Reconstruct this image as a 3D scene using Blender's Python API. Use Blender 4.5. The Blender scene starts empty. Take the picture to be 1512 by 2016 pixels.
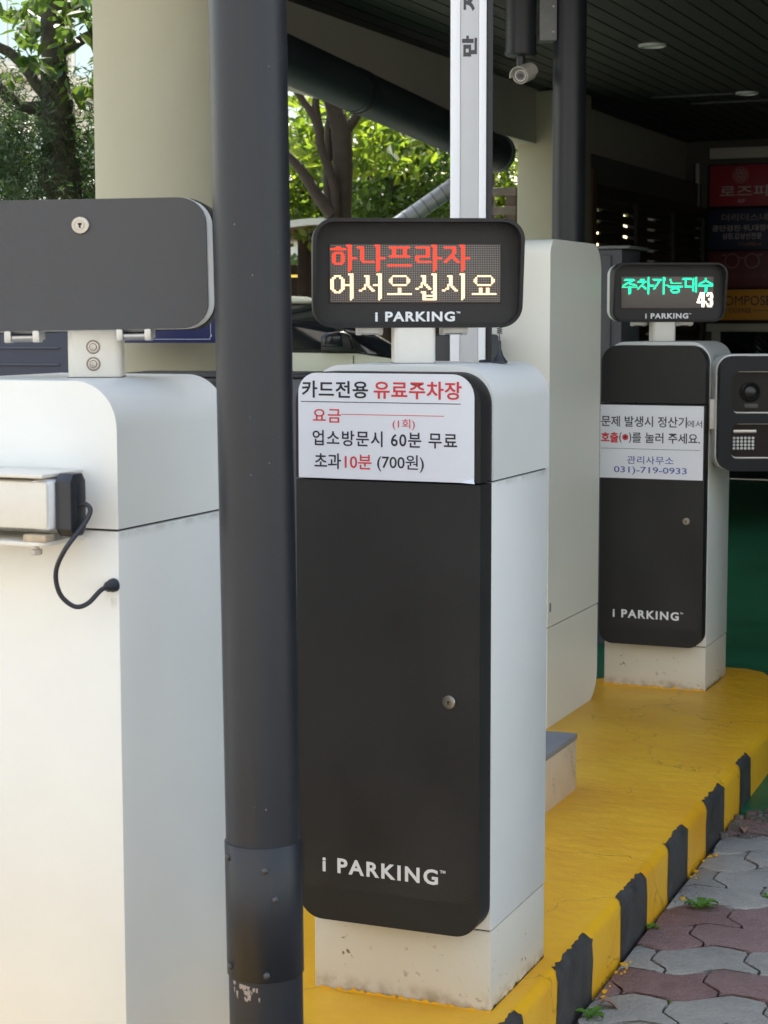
import bpy, bmesh, math, random
import numpy as np
from math import sin, cos, pi, radians
from mathutils import Vector, Matrix

SC = bpy.context.scene
COL = SC.collection
rnd = random.Random(7)
nr = np.random.RandomState(11)

# ------------------------------------------------------------------ camera
F, PITCH, ROLL, YAW = 3660.5, .1049, -.0019, .3976
cd = bpy.data.cameras.new("camera")
cam = bpy.data.objects.new("camera", cd)
COL.objects.link(cam)
fw = Vector((-sin(YAW)*cos(PITCH), cos(YAW)*cos(PITCH), -sin(PITCH)))
rr = Vector((cos(YAW), sin(YAW), 0)); uu = rr.cross(fw)
R2 = rr*cos(ROLL)+uu*sin(ROLL); U2 = -rr*sin(ROLL)+uu*cos(ROLL)
M = Matrix((R2, U2, -fw)).transposed().to_4x4()
M.translation = (0, 0, 1.4)
cam.matrix_world = M
cd.sensor_fit = 'HORIZONTAL'; cd.sensor_width = 36; cd.lens = 36*F/1512
cd.clip_start = .05; cd.clip_end = 500
cd.dof.use_dof = True; cd.dof.focus_distance = 4.3; cd.dof.aperture_fstop = 18
SC.camera = cam

# ------------------------------------------------------------------ sky and sun
SUN_EL, SUN_AZ = radians(54), radians(-14)          # azimuth from +Y, negative = towards -X
w = bpy.data.worlds.new("World"); SC.world = w; w.use_nodes = True
wn = w.node_tree; wn.nodes.clear()
sky = wn.nodes.new('ShaderNodeTexSky'); sky.sky_type = 'NISHITA'; sky.sun_disc = False
sky.sun_elevation = SUN_EL; sky.sun_rotation = SUN_AZ
sky.air_density = 1.2; sky.dust_density = 2.0; sky.ozone_density = .6
bg = wn.nodes.new('ShaderNodeBackground'); bg.inputs[1].default_value = .15
wo = wn.nodes.new('ShaderNodeOutputWorld')
hz = wn.nodes.new('ShaderNodeMixRGB'); hz.blend_type = 'MULTIPLY'; hz.inputs[0].default_value = 1; hz.inputs[2].default_value = (1.13, 1.0, .86, 1)   # hazy, milky summer sky
wn.links.new(sky.outputs[0], hz.inputs[1]); wn.links.new(hz.outputs[0], bg.inputs[0]); wn.links.new(bg.outputs[0], wo.inputs[0])
sd = bpy.data.lights.new("sun", 'SUN'); sd.energy = 4.2; sd.angle = radians(.5); sd.color = (1, .95, .87)
sun = bpy.data.objects.new("sun", sd); COL.objects.link(sun)
sv = Vector((sin(SUN_AZ)*cos(SUN_EL), cos(SUN_AZ)*cos(SUN_EL), sin(SUN_EL)))
sun.rotation_euler = sv.to_track_quat('Z', 'Y').to_euler()
sun.location = (0, 0, 30)
SC.view_settings.view_transform = 'Standard'; SC.view_settings.look = 'None'
SC.view_settings.gamma = 1; SC.view_settings.use_curve_mapping = False
SC.view_settings.exposure = 1.88
try:
    SC.cycles.max_bounces = 10; SC.cycles.use_denoising = True
except Exception:
    pass

# ------------------------------------------------------------------ materials
MATS = {}
def mat(name, col, rough=.5, metal=0., var=0., vscale=6., bump=0., bscale=40., spec=.5, emit=None, estr=1., trans=0., fine=0.):
    if name in MATS: return MATS[name]
    m = bpy.data.materials.new(name); m.use_nodes = True
    nt = m.node_tree; N = nt.nodes; L = nt.links
    b = N['Principled BSDF']
    b.inputs['Base Color'].default_value = (*col, 1)
    b.inputs['Roughness'].default_value = rough
    b.inputs['Metallic'].default_value = metal
    b.inputs['Specular IOR Level'].default_value = spec
    if trans: b.inputs['Transmission Weight'].default_value = trans
    if emit:
        b.inputs['Emission Color'].default_value = (*emit, 1); b.inputs['Emission Strength'].default_value = estr
    tc = N.new('ShaderNodeTexCoord')
    if var:
        n = N.new('ShaderNodeTexNoise'); n.inputs['Scale'].default_value = vscale; n.inputs['Detail'].default_value = 6
        n.inputs['Roughness'].default_value = .62
        L.new(tc.outputs['Object'], n.inputs['Vector'])
        mr = N.new('ShaderNodeMapRange'); mr.inputs[1].default_value = .3; mr.inputs[2].default_value = .7
        mr.inputs[3].default_value = 1-var; mr.inputs[4].default_value = 1+var*.6
        L.new(n.outputs[0], mr.inputs[0])
        mx = N.new('ShaderNodeVectorMath'); mx.operation = 'SCALE'; mx.inputs[0].default_value = col
        L.new(mr.outputs[0], mx.inputs['Scale']); L.new(mx.outputs[0], b.inputs['Base Color'])
        mr2 = N.new('ShaderNodeMapRange'); mr2.inputs[3].default_value = max(0, rough-.08); mr2.inputs[4].default_value = min(1, rough+.1)
        L.new(n.outputs[0], mr2.inputs[0]); L.new(mr2.outputs[0], b.inputs['Roughness'])
    if bump:
        n2 = N.new('ShaderNodeTexNoise'); n2.inputs['Scale'].default_value = bscale; n2.inputs['Detail'].default_value = 5
        L.new(tc.outputs['Object'], n2.inputs['Vector'])
        bp = N.new('ShaderNodeBump'); bp.inputs['Strength'].default_value = bump; bp.inputs['Distance'].default_value = .01
        L.new(n2.outputs[0], bp.inputs['Height']); L.new(bp.outputs[0], b.inputs['Normal'])
    MATS[name] = m
    return m

def nodes_of(m):
    nt = m.node_tree
    return nt, nt.nodes, nt.links, nt.nodes['Principled BSDF']

WHITE = (.74, .745, .72)
M_white = mat('white powder coat', WHITE, .38, var=.035, vscale=3, bump=.04, bscale=260)
M_char = mat('charcoal powder coat', (.0215, .0205, .0205), .5, var=.22, vscale=3.5, bump=.08, bscale=420, spec=.33)
M_charlight = mat('charcoal back cover', (.052, .053, .058), .45, var=.07, vscale=4, bump=.08, bscale=420, spec=.5)
M_post = mat('cream post paint', (.70, .67, .60), .42, var=.06, vscale=14)
M_dark = mat('black gap', (.012, .012, .012), .8)
M_steel = mat('polished steel', (.42, .40, .37), .32, 1.0, var=.1, vscale=60)
M_chrome = mat('chrome', (.42, .39, .35), .3, 1.0)
M_hinge = mat('cast hinge metal', (.55, .54, .51), .42, .75, var=.12, vscale=50)
M_black = mat('black plastic', (.02, .022, .028), .45, var=.1, vscale=40)
M_rubber = mat('black rubber cable', (.02, .024, .034), .5)
M_ink = mat('black print ink', (.02, .02, .03), .6)
M_red = mat('red print ink', (.62, .04, .05), .6)
M_blue = mat('blue print ink', (.07, .09, .36), .6)
M_logo = mat('white logo vinyl', (.78, .79, .8), .5)
M_paper = mat('white glossy paper', (.76, .77, .82), .35, var=.03, vscale=2, bump=.25, bscale=7)
M_led_r = mat('red led', (.3, .02, .01), .5, emit=(1, .035, .012), estr=.62)
M_led_w = mat('warm white led', (.5, .4, .25), .5, emit=(1, .58, .27), estr=.75)
M_led_g = mat('green led', (.02, .4, .2), .5, emit=(.0, .72, .36), estr=.62)
M_led_w2 = mat('white led', (.5, .4, .25), .5, emit=(1, .86, .66), estr=1.0)
M_led_off = mat('unlit led', (.33, .29, .26), .5)
M_ledface = mat('led board face', (.055, .040, .034), .4)

def dirty_white():
    m = mat('dirty plinth paint', (.66, .61, .50), .55, bump=.1, bscale=60)
    nt, N, L, b = nodes_of(m)
    tc = N.new('ShaderNodeTexCoord')
    v = N.new('ShaderNodeTexNoise'); v.inputs['Scale'].default_value = 55; v.inputs['Detail'].default_value = 3
    n = N.new('ShaderNodeTexNoise'); n.inputs['Scale'].default_value = 9; n.inputs['Detail'].default_value = 6
    L.new(tc.outputs['Object'], v.inputs['Vector']); L.new(tc.outputs['Object'], n.inputs['Vector'])
    r = N.new('ShaderNodeValToRGB'); r.color_ramp.elements[0].position = .66; r.color_ramp.elements[1].position = .72
    r.color_ramp.elements[0].color = (0, 0, 0, 1); r.color_ramp.elements[1].color = (1, 1, 1, 1)
    L.new(v.outputs[0], r.inputs[0])
    mulm = N.new('ShaderNodeMath'); mulm.operation = 'MULTIPLY'
    r2 = N.new('ShaderNodeMapRange'); r2.inputs[1].default_value = .45; r2.inputs[2].default_value = .65
    L.new(n.outputs[0], r2.inputs[0]); L.new(r.outputs[0], mulm.inputs[0]); L.new(r2.outputs[0], mulm.inputs[1])
    mx = N.new('ShaderNodeMixRGB'); mx.inputs[1].default_value = (.68, .63, .53, 1); mx.inputs[2].default_value = (.2, .13, .07, 1)
    L.new(mulm.outputs[0], mx.inputs[0]); L.new(mx.outputs[0], b.inputs['Base Color'])
    return m
M_plinth = dirty_white()

def yellow_paint():
    m = mat('yellow road paint', (.78, .42, .012), .42)
    nt, N, L, b = nodes_of(m)
    tc = N.new('ShaderNodeTexCoord')
    big = N.new('ShaderNodeTexNoise'); big.inputs['Scale'].default_value = 3.2; big.inputs['Detail'].default_value = 8; big.inputs['Roughness'].default_value = .65
    L.new(tc.outputs['Object'], big.inputs['Vector'])
    cr = N.new('ShaderNodeValToRGB')
    cr.color_ramp.elements[0].position = .3; cr.color_ramp.elements[0].color = (.80, .37, .014, 1)
    cr.color_ramp.elements[1].position = .62; cr.color_ramp.elements[1].color = (.90, .49, .022, 1)
    L.new(big.outputs[0], cr.inputs[0])
    # worn spots down to grey concrete
    sp = N.new('ShaderNodeTexNoise'); sp.inputs['Scale'].default_value = 11; sp.inputs['Detail'].default_value = 9; sp.inputs['Roughness'].default_value = .7
    L.new(tc.outputs['Object'], sp.inputs['Vector'])
    sr = N.new('ShaderNodeValToRGB'); sr.color_ramp.elements[0].position = .685; sr.color_ramp.elements[1].position = .72
    L.new(sp.outputs[0], sr.inputs[0])
    mx = N.new('ShaderNodeMixRGB'); mx.inputs[2].default_value = (.33, .28, .2, 1)
    L.new(sr.outputs[0], mx.inputs[0]); L.new(cr.outputs[0], mx.inputs[1])
    # cracks
    ds = N.new('ShaderNodeTexNoise'); ds.inputs['Scale'].default_value = 5; ds.inputs['Detail'].default_value = 4
    L.new(tc.outputs['Object'], ds.inputs['Vector'])
    ad = N.new('ShaderNodeVectorMath'); ad.operation = 'MULTIPLY_ADD'; ad.inputs[1].default_value = (.35, .35, .35)
    L.new(ds.outputs['Color'], ad.inputs[0]); L.new(tc.outputs['Object'], ad.inputs[2])
    vo = N.new('ShaderNodeTexVoronoi'); vo.feature = 'DISTANCE_TO_EDGE'; vo.inputs['Scale'].default_value = 1.5
    L.new(ad.outputs[0], vo.inputs['Vector'])
    vr = N.new('ShaderNodeMapRange'); vr.inputs[1].default_value = 0; vr.inputs[2].default_value = .006
    L.new(vo.outputs[0], vr.inputs[0])
    mx2 = N.new('ShaderNodeMixRGB'); mx2.inputs[1].default_value = (.46, .24, .02, 1)
    mxf = N.new('ShaderNodeMath'); mxf.operation = 'MAXIMUM'; mxf.inputs[1].default_value = .45
    L.new(vr.outputs[0], mxf.inputs[0]); L.new(mxf.outputs[0], mx2.inputs[0]); L.new(mx.outputs[0], mx2.inputs[2])
    L.new(mx2.outputs[0], b.inputs['Base Color'])
    # relief: trowel waves, cracks
    tr = N.new('ShaderNodeTexNoise'); tr.inputs['Scale'].default_value = 14; tr.inputs['Detail'].default_value = 8
    mp = N.new('ShaderNodeMapping'); mp.inputs['Scale'].default_value = (1, 1.5, 1)
    L.new(tc.outputs['Object'], mp.inputs[0]); L.new(mp.outputs[0], tr.inputs['Vector'])
    sm = N.new('ShaderNodeMath'); sm.operation = 'MULTIPLY_ADD'; sm.inputs[1].default_value = .35
    L.new(vr.outputs[0], sm.inputs[0]); L.new(tr.outputs[0], sm.inputs[2])
    sm2 = N.new('ShaderNodeMath'); sm2.operation = 'SUBTRACT'; L.new(sm.outputs[0], sm2.inputs[0]); L.new(sr.outputs[0], sm2.inputs[1])
    bp = N.new('ShaderNodeBump'); bp.inputs['Strength'].default_value = .38; bp.inputs['Distance'].default_value = .01
    L.new(sm2.outputs[0], bp.inputs['Height']); L.new(bp.outputs[0], b.inputs['Normal'])
    return m
M_yellow = yellow_paint()
M_kblack = mat('worn black kerb paint', (.06, .057, .055), .6, var=.45, vscale=14, bump=.3, bscale=60)
M_soil = mat('soil and grit', (.09, .075, .055), .95, var=.4, vscale=30, bump=.6, bscale=120)
M_asphalt = mat('grey concrete road', (.26, .25, .23), .85, var=.25, vscale=20, bump=.4, bscale=150)
def paver_mat(name, col, c2):
    m = mat(name, col, .85, bump=.9, bscale=95)
    nt, N, L, b = nodes_of(m)
    oi = N.new('ShaderNodeObjectInfo'); tc = N.new('ShaderNodeTexCoord')
    n = N.new('ShaderNodeTexNoise'); n.inputs['Scale'].default_value = 16; n.inputs['Detail'].default_value = 10; n.inputs['Roughness'].default_value = .75
    ad = N.new('ShaderNodeVectorMath'); ad.operation = 'ADD'
    L.new(tc.outputs['Object'], ad.inputs[0]); L.new(oi.outputs['Location'], ad.inputs[1]); L.new(ad.outputs[0], n.inputs['Vector'])
    mr = N.new('ShaderNodeMapRange'); mr.inputs[1].default_value = .3; mr.inputs[2].default_value = .7
    L.new(n.outputs[0], mr.inputs[0])
    av = N.new('ShaderNodeMath'); av.operation = 'MULTIPLY_ADD'; av.inputs[1].default_value = .62
    L.new(oi.outputs['Random'], av.inputs[0])
    hf = N.new('ShaderNodeMath'); hf.operation = 'MULTIPLY'; hf.inputs[1].default_value = .75
    L.new(mr.outputs[0], hf.inputs[0]); L.new(hf.outputs[0], av.inputs[2])
    mx = N.new('ShaderNodeMixRGB'); mx.inputs[1].default_value = (*col, 1); mx.inputs[2].default_value = (*c2, 1)
    L.new(av.outputs[0], mx.inputs[0])
    # light mineral specks
    s = N.new('ShaderNodeTexNoise'); s.inputs['Scale'].default_value = 260; s.inputs['Detail'].default_value = 2
    L.new(ad.outputs[0], s.inputs['Vector'])
    sr = N.new('ShaderNodeMapRange'); sr.inputs[1].default_value = .62; sr.inputs[2].default_value = .72; sr.inputs[4].default_value = .5
    L.new(s.outputs[0], sr.inputs[0])
    m2 = N.new('ShaderNodeMixRGB'); m2.inputs[2].default_value = (.5, .48, .45, 1)
    L.new(sr.outputs[0], m2.inputs[0]); L.new(mx.outputs[0], m2.inputs[1]); L.new(m2.outputs[0], b.inputs['Base Color'])
    return m
M_pgrey = paver_mat('grey paver concrete', (.235, .22, .19), (.37, .35, .31))
M_pred = paver_mat('dull red paver concrete', (.17, .092, .085), (.27, .17, .155))
M_green = mat('green floor paint', (.018, .165, .075), .42, var=.3, vscale=2.5, bump=.15, bscale=9)
M_cream = mat('cream column paint', (.36, .335, .235), .7, var=.05, vscale=2.5, bump=.05, bscale=90)
M_beam = mat('cream beam plaster', (.42, .40, .33), .8, var=.08, vscale=3)
M_slat = mat('dark ceiling slat', (.032, .031, .026), .6, var=.15, vscale=4)
M_duct = mat('dark blue grey duct wrap', (.035, .045, .055), .55, var=.2, vscale=5, bump=.2, bscale=20)
M_pole = mat('dark painted steel pole', (.018, .020, .026), .40, var=.2, vscale=6, bump=.05, bscale=200, spec=.42)
M_pole2 = mat('grey steel plate', (.16, .165, .165), .5, var=.15, vscale=20)
M_wood = mat('brown timber', (.10, .05, .028), .6, var=.35, vscale=8)
M_woodd = mat('dark timber slat', (.028, .018, .013), .65, var=.3, vscale=8)
M_oldwood = mat('weathered grey timber', (.16, .13, .10), .85, var=.4, vscale=10, bump=.6, bscale=30)
M_bark = mat('brown bark', (.034, .024, .017), .9, var=.35, vscale=16, bump=.7, bscale=45)
M_moss = mat('mossy bark', (.04, .04, .022), .95, var=.5, vscale=12, bump=1.0, bscale=40)
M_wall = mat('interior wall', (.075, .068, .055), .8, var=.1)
M_facade = mat('pale facade cladding', (.78, .74, .66), .6, var=.04, vscale=1)
M_fband = mat('tan facade ledge', (.55, .49, .38), .6, var=.05)
M_glass = mat('window glass', (.35, .45, .5), .08, .3, spec=.8)
M_navy = mat('navy steel', (.022, .028, .05), .45, var=.15, vscale=9)
M_carpaint = mat('pale cream car paint', (.62, .63, .52), .18, spec=.7)
M_carglass = mat('dark car glass', (.01, .013, .016), .04, spec=.8)
M_cartrim = mat('black car trim', (.012, .012, .014), .35)
M_camgrey = mat('light grey camera body', (.66, .62, .56), .4, var=.1, vscale=20)

def leaf_mat(name, c1, c2, tr=.45):
    m = bpy.data.materials.new(name); m.use_nodes = True
    nt = m.node_tree; N = nt.nodes; L = nt.links; N.clear()
    out = N.new('ShaderNodeOutputMaterial'); mix = N.new('ShaderNodeMixShader'); mix.inputs[0].default_value = tr
    d = N.new('ShaderNodeBsdfPrincipled'); d.inputs['Roughness'].default_value = .45; t = N.new('ShaderNodeBsdfTranslucent')
    at = N.new('ShaderNodeAttribute'); at.attribute_name = 'tone'
    mx = N.new('ShaderNodeMixRGB'); mx.inputs[1].default_value = (*c1, 1); mx.inputs[2].default_value = (*c2, 1)
    L.new(at.outputs['Fac'], mx.inputs[0]); L.new(mx.outputs[0], d.inputs['Base Color'])
    sc = N.new('ShaderNodeVectorMath'); sc.operation = 'MULTIPLY'; sc.inputs[1].default_value = (1.9, 1.8, .8)
    L.new(mx.outputs[0], sc.inputs[0]); L.new(sc.outputs[0], t.inputs['Color'])
    L.new(d.outputs[0], mix.inputs[1]); L.new(t.outputs[0], mix.inputs[2]); L.new(mix.outputs[0], out.inputs[0])
    return m
M_leaf = leaf_mat('broad green leaf', (.03, .07, .02), (.10, .17, .03))
M_leafd = leaf_mat('dark shrub leaf', (.018, .045, .018), (.05, .10, .035), .25)
M_leafy = leaf_mat('yellow green leaf', (.05, .10, .018), (.17, .24, .035), .5)
M_weed = leaf_mat('fresh weed leaf', (.10, .24, .03), (.16, .32, .05), .3)

# ------------------------------------------------------------------ object helpers
def link(o, parent=None):
    COL.objects.link(o)
    if parent is not None: o.parent = parent
    return o
def tag(o, label=None, cat=None, group=None, kind=None):
    if label: o['label'] = label
    if cat: o['category'] = cat
    if group: o['group'] = group
    if kind: o['kind'] = kind
    return o
def empty(name, loc=(0, 0, 0), rz=0, label=None, cat=None, group=None):
    o = bpy.data.objects.new(name, None); o.location = loc; o.rotation_euler = (0, 0, rz)
    COL.objects.link(o); tag(o, label, cat, group); o.empty_display_size = .1
    return o
def obj(name, bm, m, parent=None, loc=None, smooth=35, rz=None):
    me = bpy.data.meshes.new(name)
    bmesh.ops.recalc_face_normals(bm, faces=bm.faces)
    bm.to_mesh(me); bm.free()
    return fin(name, me, m, parent, loc, smooth, rz)
def fin(name, me, m, parent=None, loc=None, smooth=35, rz=None):
    for x in (m if isinstance(m, (list, tuple)) else [m]): me.materials.append(x)
    if smooth:
        me.shade_smooth(); me.set_sharp_from_angle(angle=radians(smooth))
    o = bpy.data.objects.new(name, me); link(o, parent)
    if loc is not None: o.location = loc
    if rz is not None: o.rotation_euler = (0, 0, rz)
    return o
def newbm(): return bmesh.new()
def box(bm, x0, x1, y0, y1, z0, z1, bev=0., mi=0):
    v = [bm.verts.new(p) for p in ((x0, y0, z0), (x1, y0, z0), (x1, y1, z0), (x0, y1, z0), (x0, y0, z1), (x1, y0, z1), (x1, y1, z1), (x0, y1, z1))]
    fs = [bm.faces.new([v[i] for i in f]) for f in ((0, 3, 2, 1), (4, 5, 6, 7), (0, 1, 5, 4), (1, 2, 6, 5), (2, 3, 7, 6), (3, 0, 4, 7))]
    for f in fs: f.material_index = mi
    if bev:
        es = list({e for f in fs for e in f.edges})
        bmesh.ops.bevel(bm, geom=es, offset=bev, segments=2, profile=.5, affect='EDGES')
    return fs
def bbox(name, x0, x1, y0, y1, z0, z1, m, parent=None, bev=.002, **k):
    bm = newbm(); box(bm, x0, x1, y0, y1, z0, z1, bev); return obj(name, bm, m, parent, **k)
def rrect(x0, x1, z0, z1, r, n=8):
    """rounded rectangle loop; r = one radius or (bl, br, tr, tl)"""
    if not isinstance(r, (tuple, list)): r = (r,)*4
    P = []
    for (cx, cz, a0, q) in ((x0+r[0], z0+r[0], pi, r[0]), (x1-r[1], z0+r[1], 1.5*pi, r[1]), (x1-r[2], z1-r[2], 0, r[2]), (x0+r[3], z1-r[3], .5*pi, r[3])):
        if q <= 1e-6: P.append((cx, cz)); continue
        for i in range(n+1):
            a = a0+i/n*pi/2; P.append((cx+q*cos(a), cz+q*sin(a)))
    return P
def prism(bm, loop, d0, d1, ax='y', bev=0., bev_ends=(True, True)):
    """extrude a 2-D loop: ax='y' loop is (x,z); ax='x' loop is (y,z); ax='z' loop is (x,y)"""
    f = {'y': lambda p, d: (p[0], d, p[1]), 'x': lambda p, d: (d, p[0], p[1]), 'z': lambda p, d: (p[0], p[1], d)}[ax]
    a = [bm.verts.new(f(p, d0)) for p in loop]; b = [bm.verts.new(f(p, d1)) for p in loop]
    fa = bm.faces.new(a[::-1]); fb = bm.faces.new(b); n = len(loop)
    for i in range(n): bm.faces.new((a[i], a[(i+1) % n], b[(i+1) % n], b[i]))
    if bev:
        es = []
        if bev_ends[0]: es += list(fa.edges)
        if bev_ends[1]: es += list(fb.edges)
        bmesh.ops.bevel(bm, geom=es, offset=bev, segments=2, profile=.5, affect='EDGES')
def cyl(bm, p0, p1, r0, r1=None, n=24, cap=True):
    r1 = r0 if r1 is None else r1
    p0, p1 = Vector(p0), Vector(p1); d = (p1-p0).normalized()
    a = d.orthogonal().normalized(); b = d.cross(a)
    A = [bm.verts.new(p0+(a*cos(2*pi*i/n)+b*sin(2*pi*i/n))*r0) for i in range(n)]
    B = [bm.verts.new(p1+(a*cos(2*pi*i/n)+b*sin(2*pi*i/n))*r1) for i in range(n)]
    for i in range(n): bm.faces.new((A[i], A[(i+1) % n], B[(i+1) % n], B[i]))
    if cap: bm.faces.new(A[::-1]); bm.faces.new(B)
def spline(pts, k=6):
    P = [Vector(p) for p in pts]; out = []
    for i in range(len(P)-1):
        p0 = P[max(i-1, 0)]; p1 = P[i]; p2 = P[i+1]; p3 = P[min(i+2, len(P)-1)]
        for j in range(k):
            t = j/k
            out.append(.5*((2*p1)+(p2-p0)*t+(2*p0-5*p1+4*p2-p3)*t*t+(3*p1-p0-3*p2+p3)*t**3))
    out.append(P[-1]); return out
def tube(bm, pts, rad, n=10, k=6, noise=0.):
    """smooth tube along points; rad a number or one per point"""
    if not isinstance(rad, (list, tuple)): rad = [rad]*len(pts)
    P = spline(pts, k); Rr = []
    for i in range(len(pts)-1):
        for j in range(k): Rr.append(rad[i]+(rad[i+1]-rad[i])*j/k)
    Rr.append(rad[-1]); rings = []; a = None
    for i, p in enumerate(P):
        d = (P[min(i+1, len(P)-1)]-P[max(i-1, 0)]).normalized()
        a = d.orthogonal().normalized() if a is None else (a-d*a.dot(d)).normalized()
        b = d.cross(a)
        rings.append([bm.verts.new(p+(a*cos(2*pi*q/n)+b*sin(2*pi*q/n))*Rr[i]*(1+noise*(rnd.random()-.5))) for q in range(n)])
    for A, B in zip(rings, rings[1:]):
        for q in range(n): bm.faces.new((A[q], A[(q+1) % n], B[(q+1) % n], B[q]))
    bm.faces.new(rings[0][::-1]); bm.faces.new(rings[-1])
def lathe(bm, prof, axis0, axis1, n=28):
    """prof list of (r, t) where t runs along axis0->axis1 in metres"""
    p0, p1 = Vector(axis0), Vector(axis1); d = (p1-p0).normalized(); a = d.orthogonal().normalized(); b = d.cross(a)
    rings = [[bm.verts.new(p0+d*t+(a*cos(2*pi*i/n)+b*sin(2*pi*i/n))*max(r, 1e-4)) for i in range(n)] for r, t in prof]
    for A, B in zip(rings, rings[1:]):
        for q in range(n): bm.faces.new((A[q], A[(q+1) % n], B[(q+1) % n], B[q]))
    bm.faces.new(rings[0][::-1]); bm.faces.new(rings[-1])

# text as real thin geometry; local XZ plane facing -Y, fitted into a box
def text(name, body, x0, x1, z0, z1, y, m, parent, bold=.0, spacing=1.0, rot=0., thick=.0004, shear=0.):
    c = bpy.data.curves.new('t', 'FONT'); c.body = body; c.offset = bold; c.space_character = spacing; c.resolution_u = 3; c.shear = shear
    t = bpy.data.objects.new('t', c); COL.objects.link(t)
    dg = bpy.context.evaluated_depsgraph_get(); dg.update()
    me = bpy.data.meshes.new_from_object(t.evaluated_get(dg)); bpy.data.objects.remove(t)
    V = np.array([v.co[:] for v in me.vertices])
    if rot: V = np.stack([V[:, 0]*cos(rot)-V[:, 1]*sin(rot), V[:, 0]*sin(rot)+V[:, 1]*cos(rot), V[:, 2]], 1)
    mn, mx = V.min(0), V.max(0)
    X = x0+(V[:, 0]-mn[0])/(mx[0]-mn[0])*(x1-x0); Z = z0+(V[:, 1]-mn[1])/(mx[1]-mn[1])*(z1-z0)
    polys = [list(p.vertices) for p in me.polygons]
    me2 = bpy.data.meshes.new(name); me2.from_pydata([(a, y-thick, b) for a, b in zip(X, Z)], [], polys); me2.update()
    bpy.data.meshes.remove(me)
    return fin(name, me2, m, parent, smooth=0)

def leaves(name, centers, size, m, parent=None, aspect=.55, up=.35, droop=.25, jitter=.5, simple=False, tone=None):
    """a mass of leaf-shaped, slightly folded blades"""
    C = np.asarray(centers, float); n = len(C)
    d = nr.normal(size=(n, 3)); d[:, 2] -= droop; d /= np.linalg.norm(d, axis=1)[:, None]
    u = nr.normal(size=(n, 3)); u[:, 2] += up*3; u -= (u*d).sum(1)[:, None]*d; u /= np.linalg.norm(u, axis=1)[:, None]
    s = np.cross(d, u); L = size*(1+jitter*(nr.rand(n)-.5)*2); W = L*aspect
    L = L[:, None]; W = W[:, None]
    if simple:
        V = np.stack([C, C+d*L*.5+s*W*.5, C+d*L, C+d*L*.5-s*W*.5], 1).reshape(-1, 3); k = 4
        base = np.arange(n)[:, None]*4; Fc = (base+np.array([[0, 1, 2, 3]]))
        F_ = Fc.tolist()
    else:
        f = u*W*.16
        V = np.stack([C, C+d*L*.35+s*W*.42+f, C+d*L*.7+s*W*.45+f, C+d*L, C+d*L*.7-s*W*.45+f, C+d*L*.35-s*W*.42+f, C+d*L*.5], 1).reshape(-1, 3); k = 7
        base = np.arange(n)[:, None]*7
        F_ = np.concatenate([base+np.array([[0, 1, 6, 6]])[:, :3], base+np.array([[0, 6, 5]]), ], 0).tolist() + \
             np.concatenate([base+np.array([[1, 2, 3, 6]]), base+np.array([[6, 3, 4, 5]])], 0).tolist()
    me = bpy.data.meshes.new(name); me.from_pydata(V.tolist(), [], F_); me.update()
    t = nr.rand(n) if tone is None else tone
    at = me.attributes.new('tone', 'FLOAT', 'POINT'); at.data.foreach_set('value', np.repeat(t, k).astype('f'))
    return fin(name, me, m, parent, smooth=0)

# ------------------------------------------------------------------ ground
bm = newbm(); box(bm, -150, 150, -60, 220, -.9, -.186); g = obj('ground', bm, M_asphalt, smooth=0); g['kind'] = 'structure'
bm = newbm(); box(bm, -4.9, 3.29, 5.72, 17.59, -.185, -.15); g = obj('green_floor', bm, M_green, smooth=0); g['kind'] = 'structure'
bm = newbm(); box(bm, -1.3, 3.2, .2, 5.70, -.185, -.165); paving = obj('pavement', bm, M_soil, smooth=0); paving['kind'] = 'structure'

# wavy interlocking pavers, each its own piece
A_, B_ = .222, .168
def hw(x): return .027*sin(2*pi*x/A_*1.0+.6)
def vw(y): return .028*sin(2*pi*y/B_+1.1)
def paver_loop(i, j):
    off = (j % 2)*A_*.5
    x0 = i*A_+off; x1 = x0+A_; y0 = j*B_; y1 = y0+B_
    P = []; n = 6
    for q in range(n): t = q/n; x = x0+(x1-x0)*t; P.append((x, y0+hw(x)))
    for q in range(n): t = q/n; P.append((x1+vw(y0+B_*t)*sin(pi*t), y0+hw(x1)+(B_)*t))
    for q in range(n): t = q/n; x = x1+(x0-x1)*t; P.append((x, y1+hw(x)))
    for q in range(n): t = q/n; P.append((x0+vw(y1-B_*t)*sin(pi*t), y1+hw(x0)-B_*t))
    return P
KERBX = [(1.0, -1.150), (3.6, -1.157), (4.2, -1.163), (4.6, -1.170), (5.1, -1.178), (5.6, -1.182), (6.1, -1.193)]
def kerbx(y): return float(np.interp(y, [k[0] for k in KERBX], [k[1] for k in KERBX]))
rowcol = 'ggrggrgggrgrrgg'
ang = radians(19); ca, sa = cos(ang), sin(ang); PX, PY = -1.0, 4.4
count = 0
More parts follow.
